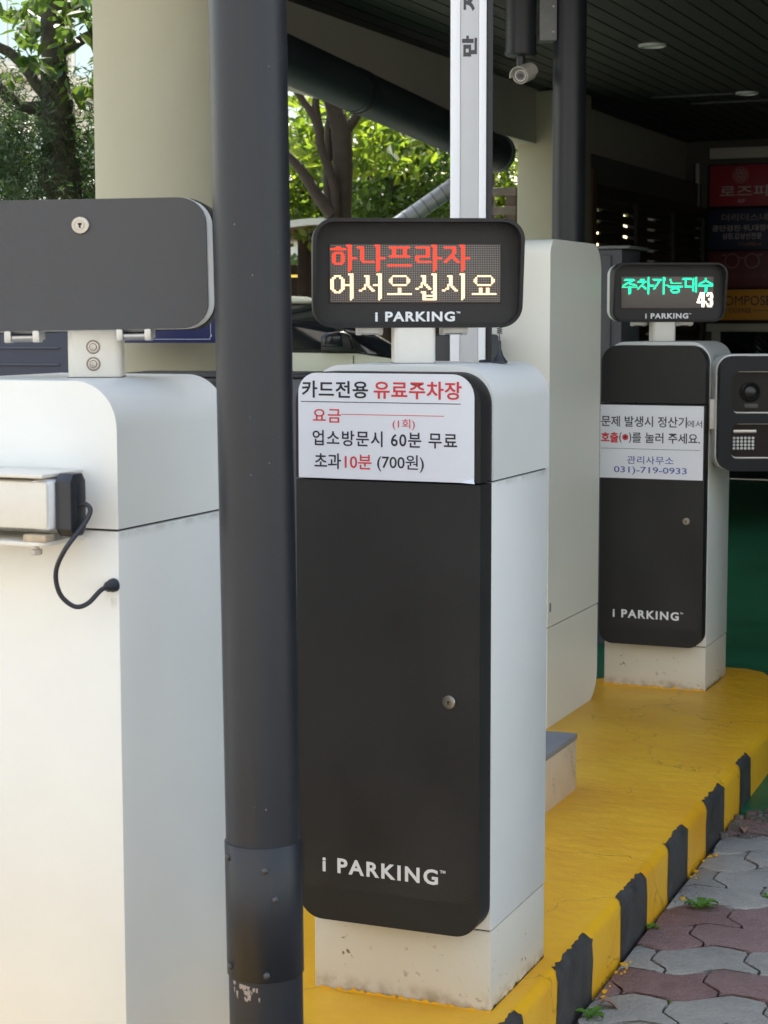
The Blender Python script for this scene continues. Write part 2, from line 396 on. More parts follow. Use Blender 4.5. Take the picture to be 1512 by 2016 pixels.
for j in range(-11, 12):
    for i in range(-5, 9):
        L0 = paver_loop(i, j)
        W0 = [(PX+x*ca-y*sa, PY+x*sa+y*ca) for x, y in L0]
        cx = sum(p[0] for p in W0)/len(W0); cy = sum(p[1] for p in W0)/len(W0)
        if cx > .42 or cy < 2.9 or cy > 5.56 or cx < -1.26: continue
        # cut against the kerb and the end of the paving
        pts = []
        for (x, y) in W0:
            x2 = cx+(x-cx)*.968; y2 = cy+(y-cy)*.93
            pts.append((max(x2, kerbx(y2)+.012), min(y2, 5.66)))
        clean = [pts[0]]
        for p in pts[1:]:
            if (p[0]-clean[-1][0])**2+(p[1]-clean[-1][1])**2 > 1e-5: clean.append(p)
        if (clean[0][0]-clean[-1][0])**2+(clean[0][1]-clean[-1][1])**2 < 1e-5: clean.pop()
        area = .5*abs(sum(clean[q][0]*clean[(q+1) % len(clean)][1]-clean[(q+1) % len(clean)][0]*clean[q][1] for q in range(len(clean))))
        if len(clean) < 4 or area < .0025: continue
        if count >= 290: continue
        bm = newbm()
        dz = rnd.uniform(-.003, .003)
        prism(bm, [(x-cx, y-cy) for x, y in clean], -.03, 0., 'z', bev=.005, bev_ends=(False, True))
        r = rowcol[(j+11+(1 if rnd.random() < .06 else 0)) % len(rowcol)]
        o = obj('paver', bm, M_pred if r == 'r' else M_pgrey, paving, smooth=50)
        o.location = (cx, cy, -.15+dz); o.rotation_euler = (rnd.uniform(-.012, .012), rnd.uniform(-.012, .012), 0)
        count += 1

# ------------------------------------------------------------------ yellow island
out = [(-2.25, .4)]+[(kerbx(y), y) for y in (.4, 1.2, 2, 2.8, 3.4, 3.8, 4.2, 4.6, 5.0, 5.4, 5.8, 6.1)]
out += [(-1.205, 6.45), (-1.24, 6.78), (-1.31, 7.06), (-1.41, 7.27), (-1.49, 7.315), (-1.582, 7.32), (-1.72, 7.26), (-1.86, 7.11), (-1.98, 6.93), (-2.12, 6.70), (-2.25, 6.45)]
bm = newbm()
RK = .027; n_ = len(out); NRM = []
for i in range(n_):
    p, q, t_ = Vector(out[i-1]), Vector(out[i]), Vector(out[(i+1) % n_])
    e1, e2 = (q-p).normalized(), (t_-q).normalized()
    n1, n2 = Vector((-e1.y, e1.x)), Vector((-e2.y, e2.x)); m_ = (n1+n2).normalized(); NRM.append(m_/max(m_.dot(n1), .4))
rings_ = []
for off_, z in [(0, -.184)]+[(RK*(1-cos(radians(q))), -RK*(1-sin(radians(q)))) for q in (0, 15, 30, 45, 60, 75, 90)]:
    rings_.append([bm.verts.new((out[i][0]+NRM[i].x*off_, out[i][1]+NRM[i].y*off_, z)) for i in range(n_)])
for A, B in zip(rings_, rings_[1:]):
    for i in range(n_): bm.faces.new((A[i], A[(i+1) % n_], B[(i+1) % n_], B[i]))
bm.faces.new(rings_[-1]); bm.faces.new(rings_[0][::-1])
isl = obj('traffic_island', bm, M_yellow, smooth=40); isl['kind'] = 'structure'
# black painted stripes with ragged edges, lying on the kerb face
def stripe(y0, y1):
    Rk = .027; prof = [(.0013, -.165), (.0014, -.12), (.0014, -.07), (.0013, -.027)]
    prof += [(-Rk+(Rk+.0012)*cos(radians(q)), -Rk+(Rk+.0012)*sin(radians(q))) for q in (15, 30, 45, 60, 74)]
    bm = newbm(); n = 18; G = []
    for i in range(n+1):
        t = i/n; row = []
        cut = rnd.choice((rnd.uniform(-.2, .6), rnd.uniform(.6, 1.0), 1.0))
        for k, (dx, z) in enumerate(prof):
            if k == len(prof)-1:
                px_, pz_ = prof[k-1]; dx, z = px_+(dx-px_)*cut, pz_+(z-pz_)*cut
            y = y0+(y1-y0)*t
            if i in (0, n): y += rnd.uniform(-.006, .006)+(.006*(k-4) if k > 4 else 0)*(1 if i == 0 else -1)
            row.append(bm.verts.new((kerbx(y)+dx, y, z)))
        G.append(row)
    for a, b in zip(G, G[1:]):
        for k in range(len(prof)-1): bm.faces.new((a[k], b[k], b[k+1], a[k+1]))
    return obj('painted_stripe', bm, M_kblack, isl, smooth=60)
for y0, y1 in ((2.28, 2.52), (2.76, 3.0), (3.24, 3.48), (3.715, 3.99), (4.24, 4.50), (4.735, 4.975), (5.21, 5.46), (5.70, 5.88)): stripe(y0, y1)
# spilled yellow paint along the kerb foot
bm = newbm()
for q in range(22):
    y = rnd.choice([3.72, 4.0, 4.22, 4.52, 4.72, 5.0, 5.2])+rnd.gauss(0, .035); r = rnd.uniform(.002, .007); x = kerbx(y)+rnd.uniform(.012, .035)
    loop = [(x+r*(.6+.6*rnd.random())*cos(a), y+r*2*(.6+.6*rnd.random())*sin(a)) for a in np.linspace(0, 2*pi, 9)[:-1]]
    prism(bm, loop, -.150, -.1478, 'z')
o = obj('spilled_paint', bm, M_yellow, isl); o['kind'] = 'stuff'

# ------------------------------------------------------------------ the building overhead
bld = empty('parking_building', (-2, 12, -.15), 0, 'building overhang with dark slatted ceiling above the green parking bay', 'building')
def bp(name, bm, m, **k):
    o = obj(name, bm, m, bld, **k); o.matrix_parent_inverse = Matrix.Translation((2, -12, .15)); return o
CEIL = 3.03
bm = newbm(); box(bm, -4.75, 3.5, 5.3, 19, 3.16, 9.0); bp('sun_block_storeys', bm, M_beam, smooth=0)  # unseen mass above the ceiling, sized to keep sun off the terminals
bm = newbm()
x = -4.3
while x < 3.2:
    box(bm, x+.006, x+.114, 8.0, 17.55, CEIL, CEIL+.018); x += .12
o = bp('ceiling_slats', bm, M_slat, smooth=0); o['kind'] = 'stuff'
bm = newbm(); box(bm, -4.6, 3.5, 5.3, 17.6, CEIL+.03, 3.155); bp('ceiling_board', bm, M_dark, smooth=0)
bm = newbm(); box(bm, -4.55, -4.28, 8.15, 17.6, 2.64, CEIL+.029, .01); bp('beam', bm, M_beam)
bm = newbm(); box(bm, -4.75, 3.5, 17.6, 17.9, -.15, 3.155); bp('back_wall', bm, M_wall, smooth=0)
bm = newbm(); box(bm, 3.3, 3.5, 5.3, 17.55, -.15, 3.155); bp('unseen_side_wall', bm, M_wall, smooth=0)  # unseen wall added to close off the bay and keep it dark
bm = newbm(); box(bm, -4.43, -3.99, 13.05, 13.5, -.15, CEIL-.005, .03); bp('square_column', bm, M_cream)
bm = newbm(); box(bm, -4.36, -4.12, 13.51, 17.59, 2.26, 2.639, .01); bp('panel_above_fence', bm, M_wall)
bm = newbm(); cyl(bm, (-3.40, 6.07, -.15), (-3.40, 6.07, 3.155), .27, n=64); bp('round_column', bm, M_cream, smooth=50)
def downlight(x, y, r=.085):
    bm = newbm(); lathe(bm, [(r, 0), (r, .012), (r*.82, .016), (r*.78, .006), (r*.3, .002), (0, .002)], (x, y, CEIL-.001), (x, y, CEIL-1))
    return bp('downlight', bm, mat('downlight trim', (.55, .55, .52), .4))
downlight(-2.94, 11.2); downlight(-2.92, 13.85); downlight(-.6, 12.5); downlight(-1.0, 15.2)
for (x0, x1, y0) in ((-3.62, -3.0, 13.78), (-3.45, -2.85, 14.3)):
    bm = newbm(); box(bm, x0, x1, y0, y0+.05, CEIL-.02, CEIL-.001, .004); bp('light_batten', bm, mat('batten plastic', (.03, .03, .028), .6))

# duct that hangs beside the beam
du = empty('hanging_duct', (-4.68, 9.76, 2.85), 0, 'thick dark round duct hanging beside the cream beam in front of the trees', 'duct')
bm = newbm(); p0, p1 = Vector((-4.145, 8.657, 2.684)).lerp(Vector((-4.184, 11.89, 2.485)), -.12), Vector((-4.184, 11.89, 2.485)); cyl(bm, p0, p1, .119, n=36)
o = obj('duct_pipe', bm, M_duct, du); o.matrix_parent_inverse = Matrix.Translation((4.68, -9.76, -2.85))
for t in (.335, .355, .9):
    q = p0.lerp(p1, t); dd = (p1-p0).normalized(); bm = newbm(); cyl(bm, q-dd*.012, q+dd*.012, .123, n=36)
    o = obj('band', bm, M_pole, du); o.matrix_parent_inverse = Matrix.Translation((4.68, -9.76, -2.85))
bm = newbm(); dd = (p1-p0).normalized(); lathe(bm, [(.124, 0), (.128, .02), (.128, .05), (.11, .06), (0, .062)], p1+dd*.001, p1+dd*1, 36)
o = obj('end_cap', bm, M_pole2, du); o.matrix_parent_inverse = Matrix.Translation((4.68, -9.76, -2.85))

# lighter pipe rising behind the barrier arm
lp = empty('pipe_run', (-4.6, 11.2, 1.9), 0, 'light grey ribbed pipe slanting up behind the white barrier arm', 'pipe')
bm = newbm(); a_, b_ = Vector((-4.85, 11.1, 1.80)), Vector((-4.1, 11.45, 2.37)); cyl(bm, a_, b_, .055, n=20)
o = obj('pipe_tube', bm, mat('light zinc pipe', (.36, .37, .38), .45, .3, var=.1), lp); o.matrix_parent_inverse = Matrix.Translation((4.6, -11.2, -1.9))
for q in range(14):
    c = a_.lerp(b_, (q+.5)/14); dd = (b_-a_).normalized(); bm = newbm(); cyl(bm, c-dd*.004, c+dd*.004, .058, n=20)
    o = obj('rib', bm, M_pole2, lp); o.matrix_parent_inverse = Matrix.Translation((4.6, -11.2, -1.9))

# weathered timber behind the arm
tb = empty('timber_frame', (-4.55, 13.3, -.15), 0, 'weathered grey timber posts and rails beside the cream square column', 'timber frame')
for (x, y, z0, z1, w_) in ((-4.78, 13.4, 0, 2.62, .10), (-4.63, 13.55, 0, 2.5, .08)):
    bbox('post', x+4.55-w_/2, x+4.55+w_/2, y-13.3-w_/2, y-13.3+w_/2, z0, z1, M_oldwood, tb, .006)
for z in (2.05, 2.18, 2.30, 2.44): bbox('rail', -.32, .05, -.05, .0, z, z+.06, M_oldwood, tb, .004)

# wooden louvre fence under the beam
fe = empty('louvre_fence', (-4.1, 13.7, -.15), 0, 'dark horizontal slat fence with brown end post at the back of the parking bay', 'fence')
bbox('post', -.06, .06, .0, .12, 0, 2.66, M_wood, fe, .005)
for y in (1.35, 2.6, 3.75): bbox('post', -.045, .045, y, y+.1, 0, 2.5, M_woodd, fe, .005)
for k in range(24):
    z = .35+k*.088
    bbox('slat', -.015, .012, .13, 3.86, z, z+.066, M_woodd, fe, .002)
bbox('top_rail', -.05, .05, .125, 3.86, .35+24*.088, .35+24*.088+.09, M_woodd, fe, .004)
# dark boards added behind the fence to close most of the gaps
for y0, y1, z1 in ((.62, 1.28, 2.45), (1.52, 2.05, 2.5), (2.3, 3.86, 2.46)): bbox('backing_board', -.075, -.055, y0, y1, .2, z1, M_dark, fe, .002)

# ------------------------------------------------------------------ sign boards on the back wall
M_dim = mat('faded sign print', (.42, .36, .33), .6)
def sign(name, label, x0, x1, z0, z1, col, cat='sign board'):
    s = empty(name, (x0, 17.52, z0), 0, label, cat, 'sign boards stacked on the back wall')
    bbox('board', 0, x1-x0, 0, .06, 0, z1-z0, mat(name+' face', col, .45, var=.05), s, .004)
    bbox('frame', -.02, x1-x0+.02, .02, .075, -.012, z1-z0+.012, M_cartrim, s, .003)
    return s
s = sign('red_signboard', 'dark red clinic sign with round rose emblem, topmost on the back wall', -4.03, -2.9, 2.42, 2.80, (.30, .018, .035))
text('lettering', '로즈피부과', .10, .88, .085, .19, -.001, M_dim, s, bold=.01)
text('lettering', '6F', .27, .34, .03, .065, -.001, M_dim, s, bold=.01)
def ring(bm, cx, cz, r0, r1, y, n=40):
    for i in range(n):
        a, b = 2*pi*i/n, 2*pi*(i+1)/n
        bm.faces.new([bm.verts.new((cx+r*cos(t), y, cz+r*sin(t))) for r, t in ((r0, a), (r1, a), (r1, b), (r0, b))])
bm = newbm()
for r in (.075, .055, .036, .018): ring(bm, .29, .285, r-.004, r, -.0015)
for q in range(6):
    a = q*pi/3; ring(bm, .29+.038*cos(a), .285+.038*sin(a), .018, .021, -.0015, 20)
obj('emblem', bm, M_dim, s, smooth=0)
s = sign('navy_signboard', 'dark navy clinic sign with three lines of Korean text below the red one', -4.03, -2.9, 2.02, 2.395, (.018, .022, .055))
text('lettering', '더리더스내과의원', .12, .82, .26, .33, -.001, mat('tan faded print', (.25, .2, .16), .6), s, bold=.012)
text('lettering', '공단검진·위,대장내시경', .03, .74, .165, .225, -.001, M_dim, s, bold=.012)
text('lettering', '심장,갑상선전문', .13, .50, .09, .15, -.001, M_dim, s, bold=.012)
text('lettering', '711-8785~6', .28, .50, .03, .062, -.001, mat('red brown print', (.3, .1, .07), .6), s, bold=.012)
s = sign('maroon_signboard', 'dark maroon optician sign with pale spectacles outline above the coffee sign', -4.03, -2.9, 1.66, 2.0, (.12, .022, .028))
bm = newbm()
for cx in (.225, .415): ring(bm, cx, .25, .062, .069, -.0015)
for (xa, xb, za, zb) in ((.288, .352, .275, .282), (.13, .165, .30, .31), (.475, .51, .30, .31)):
    bm.faces.new([bm.verts.new(p) for p in ((xa, -.0015, za), (xb, -.0015, za), (xb, -.0015, zb), (xa, -.0015, zb))])
obj('spectacles_emblem', bm, mat('pale maroon print', (.3, .2, .19), .6), s, smooth=0)
text('lettering', 'eian care', .12, .56, .09, .15, -.001, mat('dull maroon print', (.17, .05, .05), .6), s, bold=.01)
s = sign('yellow_signboard', 'orange yellow coffee sign with black capital letters on the back wall', -4.03, -2.9, 1.36, 1.645, (.62, .27, .02))
text('lettering', 'COMPOSE', -.0+.08, .60, .135, .225, -.001, M_ink, s, bold=.0)
text('lettering', 'COFFEE', .20, .415, .065, .11, -.001, M_ink, s, bold=.006)
for (xa, xb) in ((.09, .18), (.435, .60)):
    bbox('rule', xa, xb, -.0015, 0, .085, .09, M_ink, s, 0, smooth=0)
sf = empty('shop_entrance', (-4.03, 17.5, -.15), 0, 'dim shop entrance with pale lintel below the coffee sign', 'shop front')
bbox('lintel', 0, 2.6, -.03, .05, 1.40, 1.475, M_beam, sf, .004)
bbox('door_post', .05, .13, -.02, .05, 0, 1.4, M_beam, sf, .004)
bbox('door_post', 1.4, 1.48, -.02, .05, 0, 1.4, M_beam, sf, .004)
bbox('dark_glazing', .132, 1.398, .0, .02, .02, 1.398, M_carglass, sf, .002)
bbox('header_strip', 0, 2.6, .0, .04, 1.476, 1.50, M_dark, sf, .002)
ct = empty('wall_cornice', (-4.03, 17.5, 2.86), 0, 'cream plaster band above the red clinic sign on the back wall', 'band')
bbox('band', -.0, 3, 0, .06, .0, .1, M_beam, ct, .004)
cw = empty('conduit', (-4.1, 17.45, 2.1), 0, 'thin grey conduit running down the wall left of the red clinic sign', 'conduit')
bm = newbm(); cyl(bm, (-.03, 0, .0), (-.03, 0, .72), .022, n=12); obj('conduit_tube', bm, mat('conduit grey', (.28, .28, .26), .5), cw)

# ------------------------------------------------------------------ poles
def local(o, p): return Vector(p)
po = empty('steel_pole', (-1.221, 2.451, 0), 0, 'thick dark charcoal steel pole standing in front between the two nearest terminals', 'pole')
po.rotation_euler = (.0, radians(-.62), 0)
bm = newbm(); lathe(bm, [(.0562, -.01), (.0562, 3.1)], (0, 0, 0), (0, 0, 3), 64); obj('tube', bm, M_pole, po, smooth=50)
def sleeve(parent, z0, z1, r, name='sleeve'):
    bm = newbm(); lathe(bm, [(r+.0005, 0), (r+.0022, .0015), (r+.0022, z1-z0-.0015), (r+.0005, z1-z0)], (0, 0, z0), (0, 0, z1), 64)
    return obj(name, bm, M_pole, parent, smooth=50)
sl = sleeve(po, .412, .618, .0562)
for (a, z) in ((-128, .598), (-62, .585), (-128, .430), (-62, .425), (-48, .54)):
    ar = radians(a)+YAW*0; c = Vector((cos(ar)*.0584, sin(ar)*.0584, z)); dd = Vector((cos(ar), sin(ar), 0))
    bm = newbm(); lathe(bm, [(.0055, 0), (.005, .0025), (.0025, .0045), (0, .005)], c, c+dd, 12); obj('screw', bm, mat('painted screw', (.05, .05, .055), .4), sl)
# scuffed patch on the lower edge of the sleeve
bm = newbm()
for q in range(26):
    a = radians(rnd.uniform(-120, -72)); z = .410-abs(rnd.gauss(0, .012)); w_ = rnd.uniform(.001, .004); h_ = rnd.uniform(.002, .010)
    P = []
    for (da, dz) in ((-w_, 0), (w_, 0), (w_*.4, -h_), (-w_*.6, -h_*.8)):
        t = a+da/.0565; P.append(bm.verts.new((.0566*cos(t), .0566*sin(t), z+dz)))
    bm.faces.new(P)
o = obj('scuff_marks', bm, mat('bare primer', (.33, .27, .23), .8), po, smooth=0); o['kind'] = 'stuff'
bm = newbm(); lathe(bm, [(.1, 0), (.1, .012), (.07, .014)], (0, 0, 0), (0, 0, 1), 40); obj('base_flange', bm, M_pole, po)

p2 = empty('camera_pole', (-2.285, 7.40, -.15), 0, 'dark steel pole behind the barrier cabinet carrying the camera tube', 'pole')
bm = newbm(); lathe(bm, [(.068, 0), (.068, 3.3)], (0, 0, 0), (0, 0, 3), 48); obj('tube', bm, M_pole, p2, smooth=50)
ra = YAW
def vdir(x, y=0): return Vector((cos(ra)*x-sin(ra)*y, sin(ra)*x+cos(ra)*y, 0))
side = vdir(-.199)                      # the hanging tube sits to the left of the pole as seen from the street
bm = newbm(); lathe(bm, [(.058, 0), (.063, .004), (.063, .9)], (side.x, side.y, 2.60), (side.x, side.y, 4), 40); ht = obj('hanging_tube', bm, M_pole, p2, smooth=50)
bm = newbm(); lathe(bm, [(.066, 0), (.066, .012)], (side.x, side.y, 2.606), (side.x, side.y, 4), 40); obj('collar', bm, M_pole, ht, smooth=50)
bm = newbm(); box(bm, -.128, -.058, -.05, .03, 2.655, 2.83, .003); o = obj('junction_box', bm, M_pole2, p2); o.rotation_euler = (0, 0, ra)
for (x, z) in ((-.072, 2.69), (-.072, 2.79)):
    bm = newbm(); lathe(bm, [(.005, 0), (.004, .003), (0, .004)], (x, -.05, z), (x, -1, z), 10); obj('screw', bm, M_steel, o)
# bullet security camera
sc = empty('security_camera', (-2.285+side.x, 7.40+side.y, 2.40), 0, 'light grey bullet security camera with a ring of infrared lights hanging from the dark tube', 'security camera')
ax = (vdir(-.40, -.88)+Vector((0, 0, -.25))).normalized()
c0 = Vector((.02, 0.0, -.02)); f0 = c0+ax*.065; b0 = c0-ax*.05
bm = newbm(); cyl(bm, (0, 0, .05), (0, 0, -.01), .018, n=16); obj('bracket', bm, M_cartrim, sc)
bm = newbm(); lathe(bm, [(.030, 0), (.034, .006), (.034, .11), (.031, .113), (0.031, .108), (0, .108)], b0, f0, 32); body = obj('camera_body', bm, M_camgrey, sc)
# sun hood: upper half shell
bm = newbm(); n = 18; dd = ax; upv = (Vector((0, 0, 1))-dd*dd.z).normalized(); sdv = dd.cross(upv)
rows = []
for t in (-.045, .083):
    rows.append([[bm.verts.new(c0+dd*t+(upv*cos(a)+sdv*sin(a))*r) for r in (.0365, .039)] for a in np.linspace(-pi*.55, pi*.55, n)])
for i in range(n-1):
    for k in (0, 1): bm.faces.new((rows[0][i][k], rows[0][i+1][k], rows[1][i+1][k], rows[1][i][k]))
    bm.faces.new((rows[1][i][0], rows[1][i+1][0], rows[1][i+1][1], rows[1][i][1]))
obj('sun_hood', bm, M_camgrey, sc)
bm = newbm(); lathe(bm, [(.0305, 0), (.0305, .001), (0, .001)], f0-dd*.0065, f0+dd, 32); fc = obj('lens_window', bm, mat('ir window', (.2, .18, .17), .3), sc)
bm = newbm(); lathe(bm, [(.011, 0), (.011, .003), (.007, .0035), (0, .002)], f0-dd*.005, f0+dd, 24); obj('lens', bm, M_carglass, sc)
for q in range(16):
    a = 2*pi*q/16; c = f0-dd*.0052+(upv*cos(a)+sdv*sin(a))*.0215
    bm = newbm(); lathe(bm, [(.0034, 0), (.0026, .002), (0, .0028)], c, c+dd, 8); obj('infrared_light', bm, mat('ir led', (.85, .83, .8), .3), fc)

# ------------------------------------------------------------------ LED bitmaps (96 x 32 dots)
def seg_rows(spec, on):
    for rows, cols in spec:
        for r in rows:
            for c0_, c1_ in cols:
                for c in range(c0_, c1_+1): on.add((r, c))
R_ = lambda a, b: range(a, b+1)
red_on, white_on = set(), set()
seg_rows([([0], [(9, 11)]), ([1], [(3, 5)]), ([2], [(0, 8)]), ([4], [(2, 6)]), (R_(5, 9), [(1, 2), (6, 7)]), ([10], [(2, 6)]), (R_(1, 13), [(10, 11)]), ([14], [(10, 10)]), ([7], [(12, 14)]),
          ([1], [(15, 18)]), (R_(2, 8), [(17, 18)]), ([9], [(18, 24)]), ([0], [(25, 27)]), (R_(1, 13), [(26, 27)]), ([14], [(26, 26)]), ([7], [(28, 30)]),
          ([1, 6], [(33, 44)]), (R_(2, 5), [(35, 36), (41, 42)]), ([11], [(32, 45)]),
          ([1, 6], [(48, 55)]), (R_(2, 5), [(54, 55)]), ([7, 8], [(48, 49)]), ([9], [(49, 56)]), ([0], [(57, 59)]), (R_(1, 13), [(58, 59)]), ([14], [(58, 58)]), ([7], [(60, 62)]),
          ([1], [(64, 70)]), (R_(2, 4), [(69, 70)]), ([5], [(68, 69)]), ([6], [(67, 69)]), ([7], [(66, 67), (69, 70)]), ([8], [(65, 66), (70, 71)]), ([9], [(64, 65), (71, 72)]),
          ([0], [(73, 75)]), (R_(1, 13), [(74, 75)]), ([14], [(74, 74)]), ([7], [(76, 78)])], red_on)
seg_rows([([16], [(10, 12)]), (R_(17, 29), [(11, 12)]), ([30], [(11, 11)]), ([17, 26], [(2, 5)]), ([18, 25], [(1, 2), (5, 6)]), (R_(19, 24), [(0, 1), (6, 7)]), ([22], [(8, 10)]),
          ([17], [(19, 21)]), (R_(18, 21), [(20, 21)]), ([22], [(19, 21)]), ([23], [(19, 19), (21, 22)]), ([24], [(18, 19), (22, 23)]), ([25], [(16, 17), (23, 24)]),
          ([16], [(26, 28)]), (R_(17, 29), [(27, 28)]), ([30], [(27, 27)]), ([22], [(24, 26)]),
          ([17, 22], [(35, 42)]), ([18, 21], [(34, 34), (43, 43)]), ([19, 20], [(33, 34), (43, 44)]), (R_(24, 26), [(38, 39)]), ([27], [(32, 45)]),
          ([17], [(51, 53)]), (R_(18, 20), [(52, 53)]), ([21], [(51, 53)]), ([22], [(51, 51), (53, 54)]), ([23], [(50, 51), (54, 55)]), ([24], [(48, 49), (55, 56)]),
          ([16], [(57, 59)]), (R_(17, 30), [(58, 59)]), ([26], [(51, 53), (57, 57)]), (R_(27, 30), [(52, 53)]), ([28, 30], [(52, 59)]),
          ([17], [(66, 68)]), (R_(18, 21), [(67, 68)]), ([22], [(66, 68)]), ([23], [(66, 66), (68, 69)]), ([24], [(65, 66), (69, 70)]), ([25], [(63, 64), (70, 71)]),
          ([16], [(73, 75)]), (R_(17, 29), [(74, 75)]), ([30], [(74, 74)]),
          ([17, 22], [(83, 90)]), ([18, 21], [(82, 82), (91, 91)]), ([19, 20], [(81, 82), (91, 92)]), (R_(24, 26), [(84, 85), (88, 89)]), ([27], [(80, 93)])], white_on)
def raster(segs, x0, sx, y0, sy):
    on = set()
    for xa, ya, xb, yb, t in segs:
        a = Vector(((xa-x0)/sx, (ya-y0)/sy)); b = Vector(((xb-x0)/sx, (yb-y0)/sy)); ab = b-a
        for r in range(32):
            for c in range(96):
                p = Vector((c, r)); u_ = max(0, min(1, (p-a).dot(ab)/max(ab.length_squared, 1e-6)))
                if (p-a-ab*u_).length <= t*.42+.02: on.add((r, c))
    return on
GS = [(130, 112, 265, 112, 2), (245, 118, 115, 188, 2), (200, 160, 300, 188, 2), (95, 212, 305, 212, 2), (203, 212, 200, 300, 3.2),
      (355, 105, 400, 105, 2), (325, 140, 435, 140, 2), (420, 140, 325, 235, 2.2), (385, 190, 430, 232, 2.2), (475, 90, 475, 300, 3), (495, 190, 540, 190, 2),
      (545, 108, 650, 108, 2), (640, 108, 555, 235, 2.2), (697, 85, 692, 295, 3), (715, 185, 755, 185, 1.8),
      (790, 100, 800, 150, 2.2), (800, 155, 940, 155, 2), (760, 200, 960, 200, 2)]
GS += [(860+60*cos(a), 257+32*sin(a), 860+60*cos(a+.6), 257+32*sin(a+.6), 2) for a in np.arange(0, 6.3, .6)]
GS += [(970, 98, 1090, 98, 2), (1010, 100, 1010, 205, 2.2), (1010, 208, 1090, 208, 2), (1122, 100, 1118, 265, 2.4), (1165, 85, 1162, 275, 2.6), (1125, 170, 1160, 170, 1.5),
       (1300, 90, 1290, 125, 2.2), (1295, 125, 1215, 165, 2.2), (1300, 125, 1390, 165, 2.2), (1200, 188, 1405, 188, 2), (1310, 190, 1300, 275, 3.2)]
green_on = raster(GS, 95, 13.75, 75, 13.6)
num_on = set()
seg_rows([(R_(16, 30), [(84, 86)]), (R_(16, 18), [(82, 86)]), (R_(19, 21), [(81, 82)]), (R_(22, 24), [(80, 81)]), ([25, 26], [(79, 88)]),
          ([16, 17], [(90, 94)]), (R_(18, 21), [(93, 95)]), ([18, 19], [(89, 90)]), ([22, 23], [(91, 94)]), (R_(24, 28), [(93, 95)]), ([27, 28], [(89, 90)]), ([29, 30], [(90, 94)])], num_on)

def dots(name, on, m, parent, x0, z1, p, y, k=.82):
    V, Fc = [], []
    for (r, c) in sorted(on):
        cx = x0+(c+.5)*p; cz = z1-(r+.5)*p; h = p*k/2; b = len(V)
        V += [(cx-h, y, cz-h), (cx+h, y, cz-h), (cx+h, y, cz+h), (cx-h, y, cz+h)]; Fc.append((b, b+1, b+2, b+3))
    me = bpy.data.meshes.new(name); me.from_pydata(V, [], Fc); me.update()
    return fin(name, me, m, parent, smooth=0)

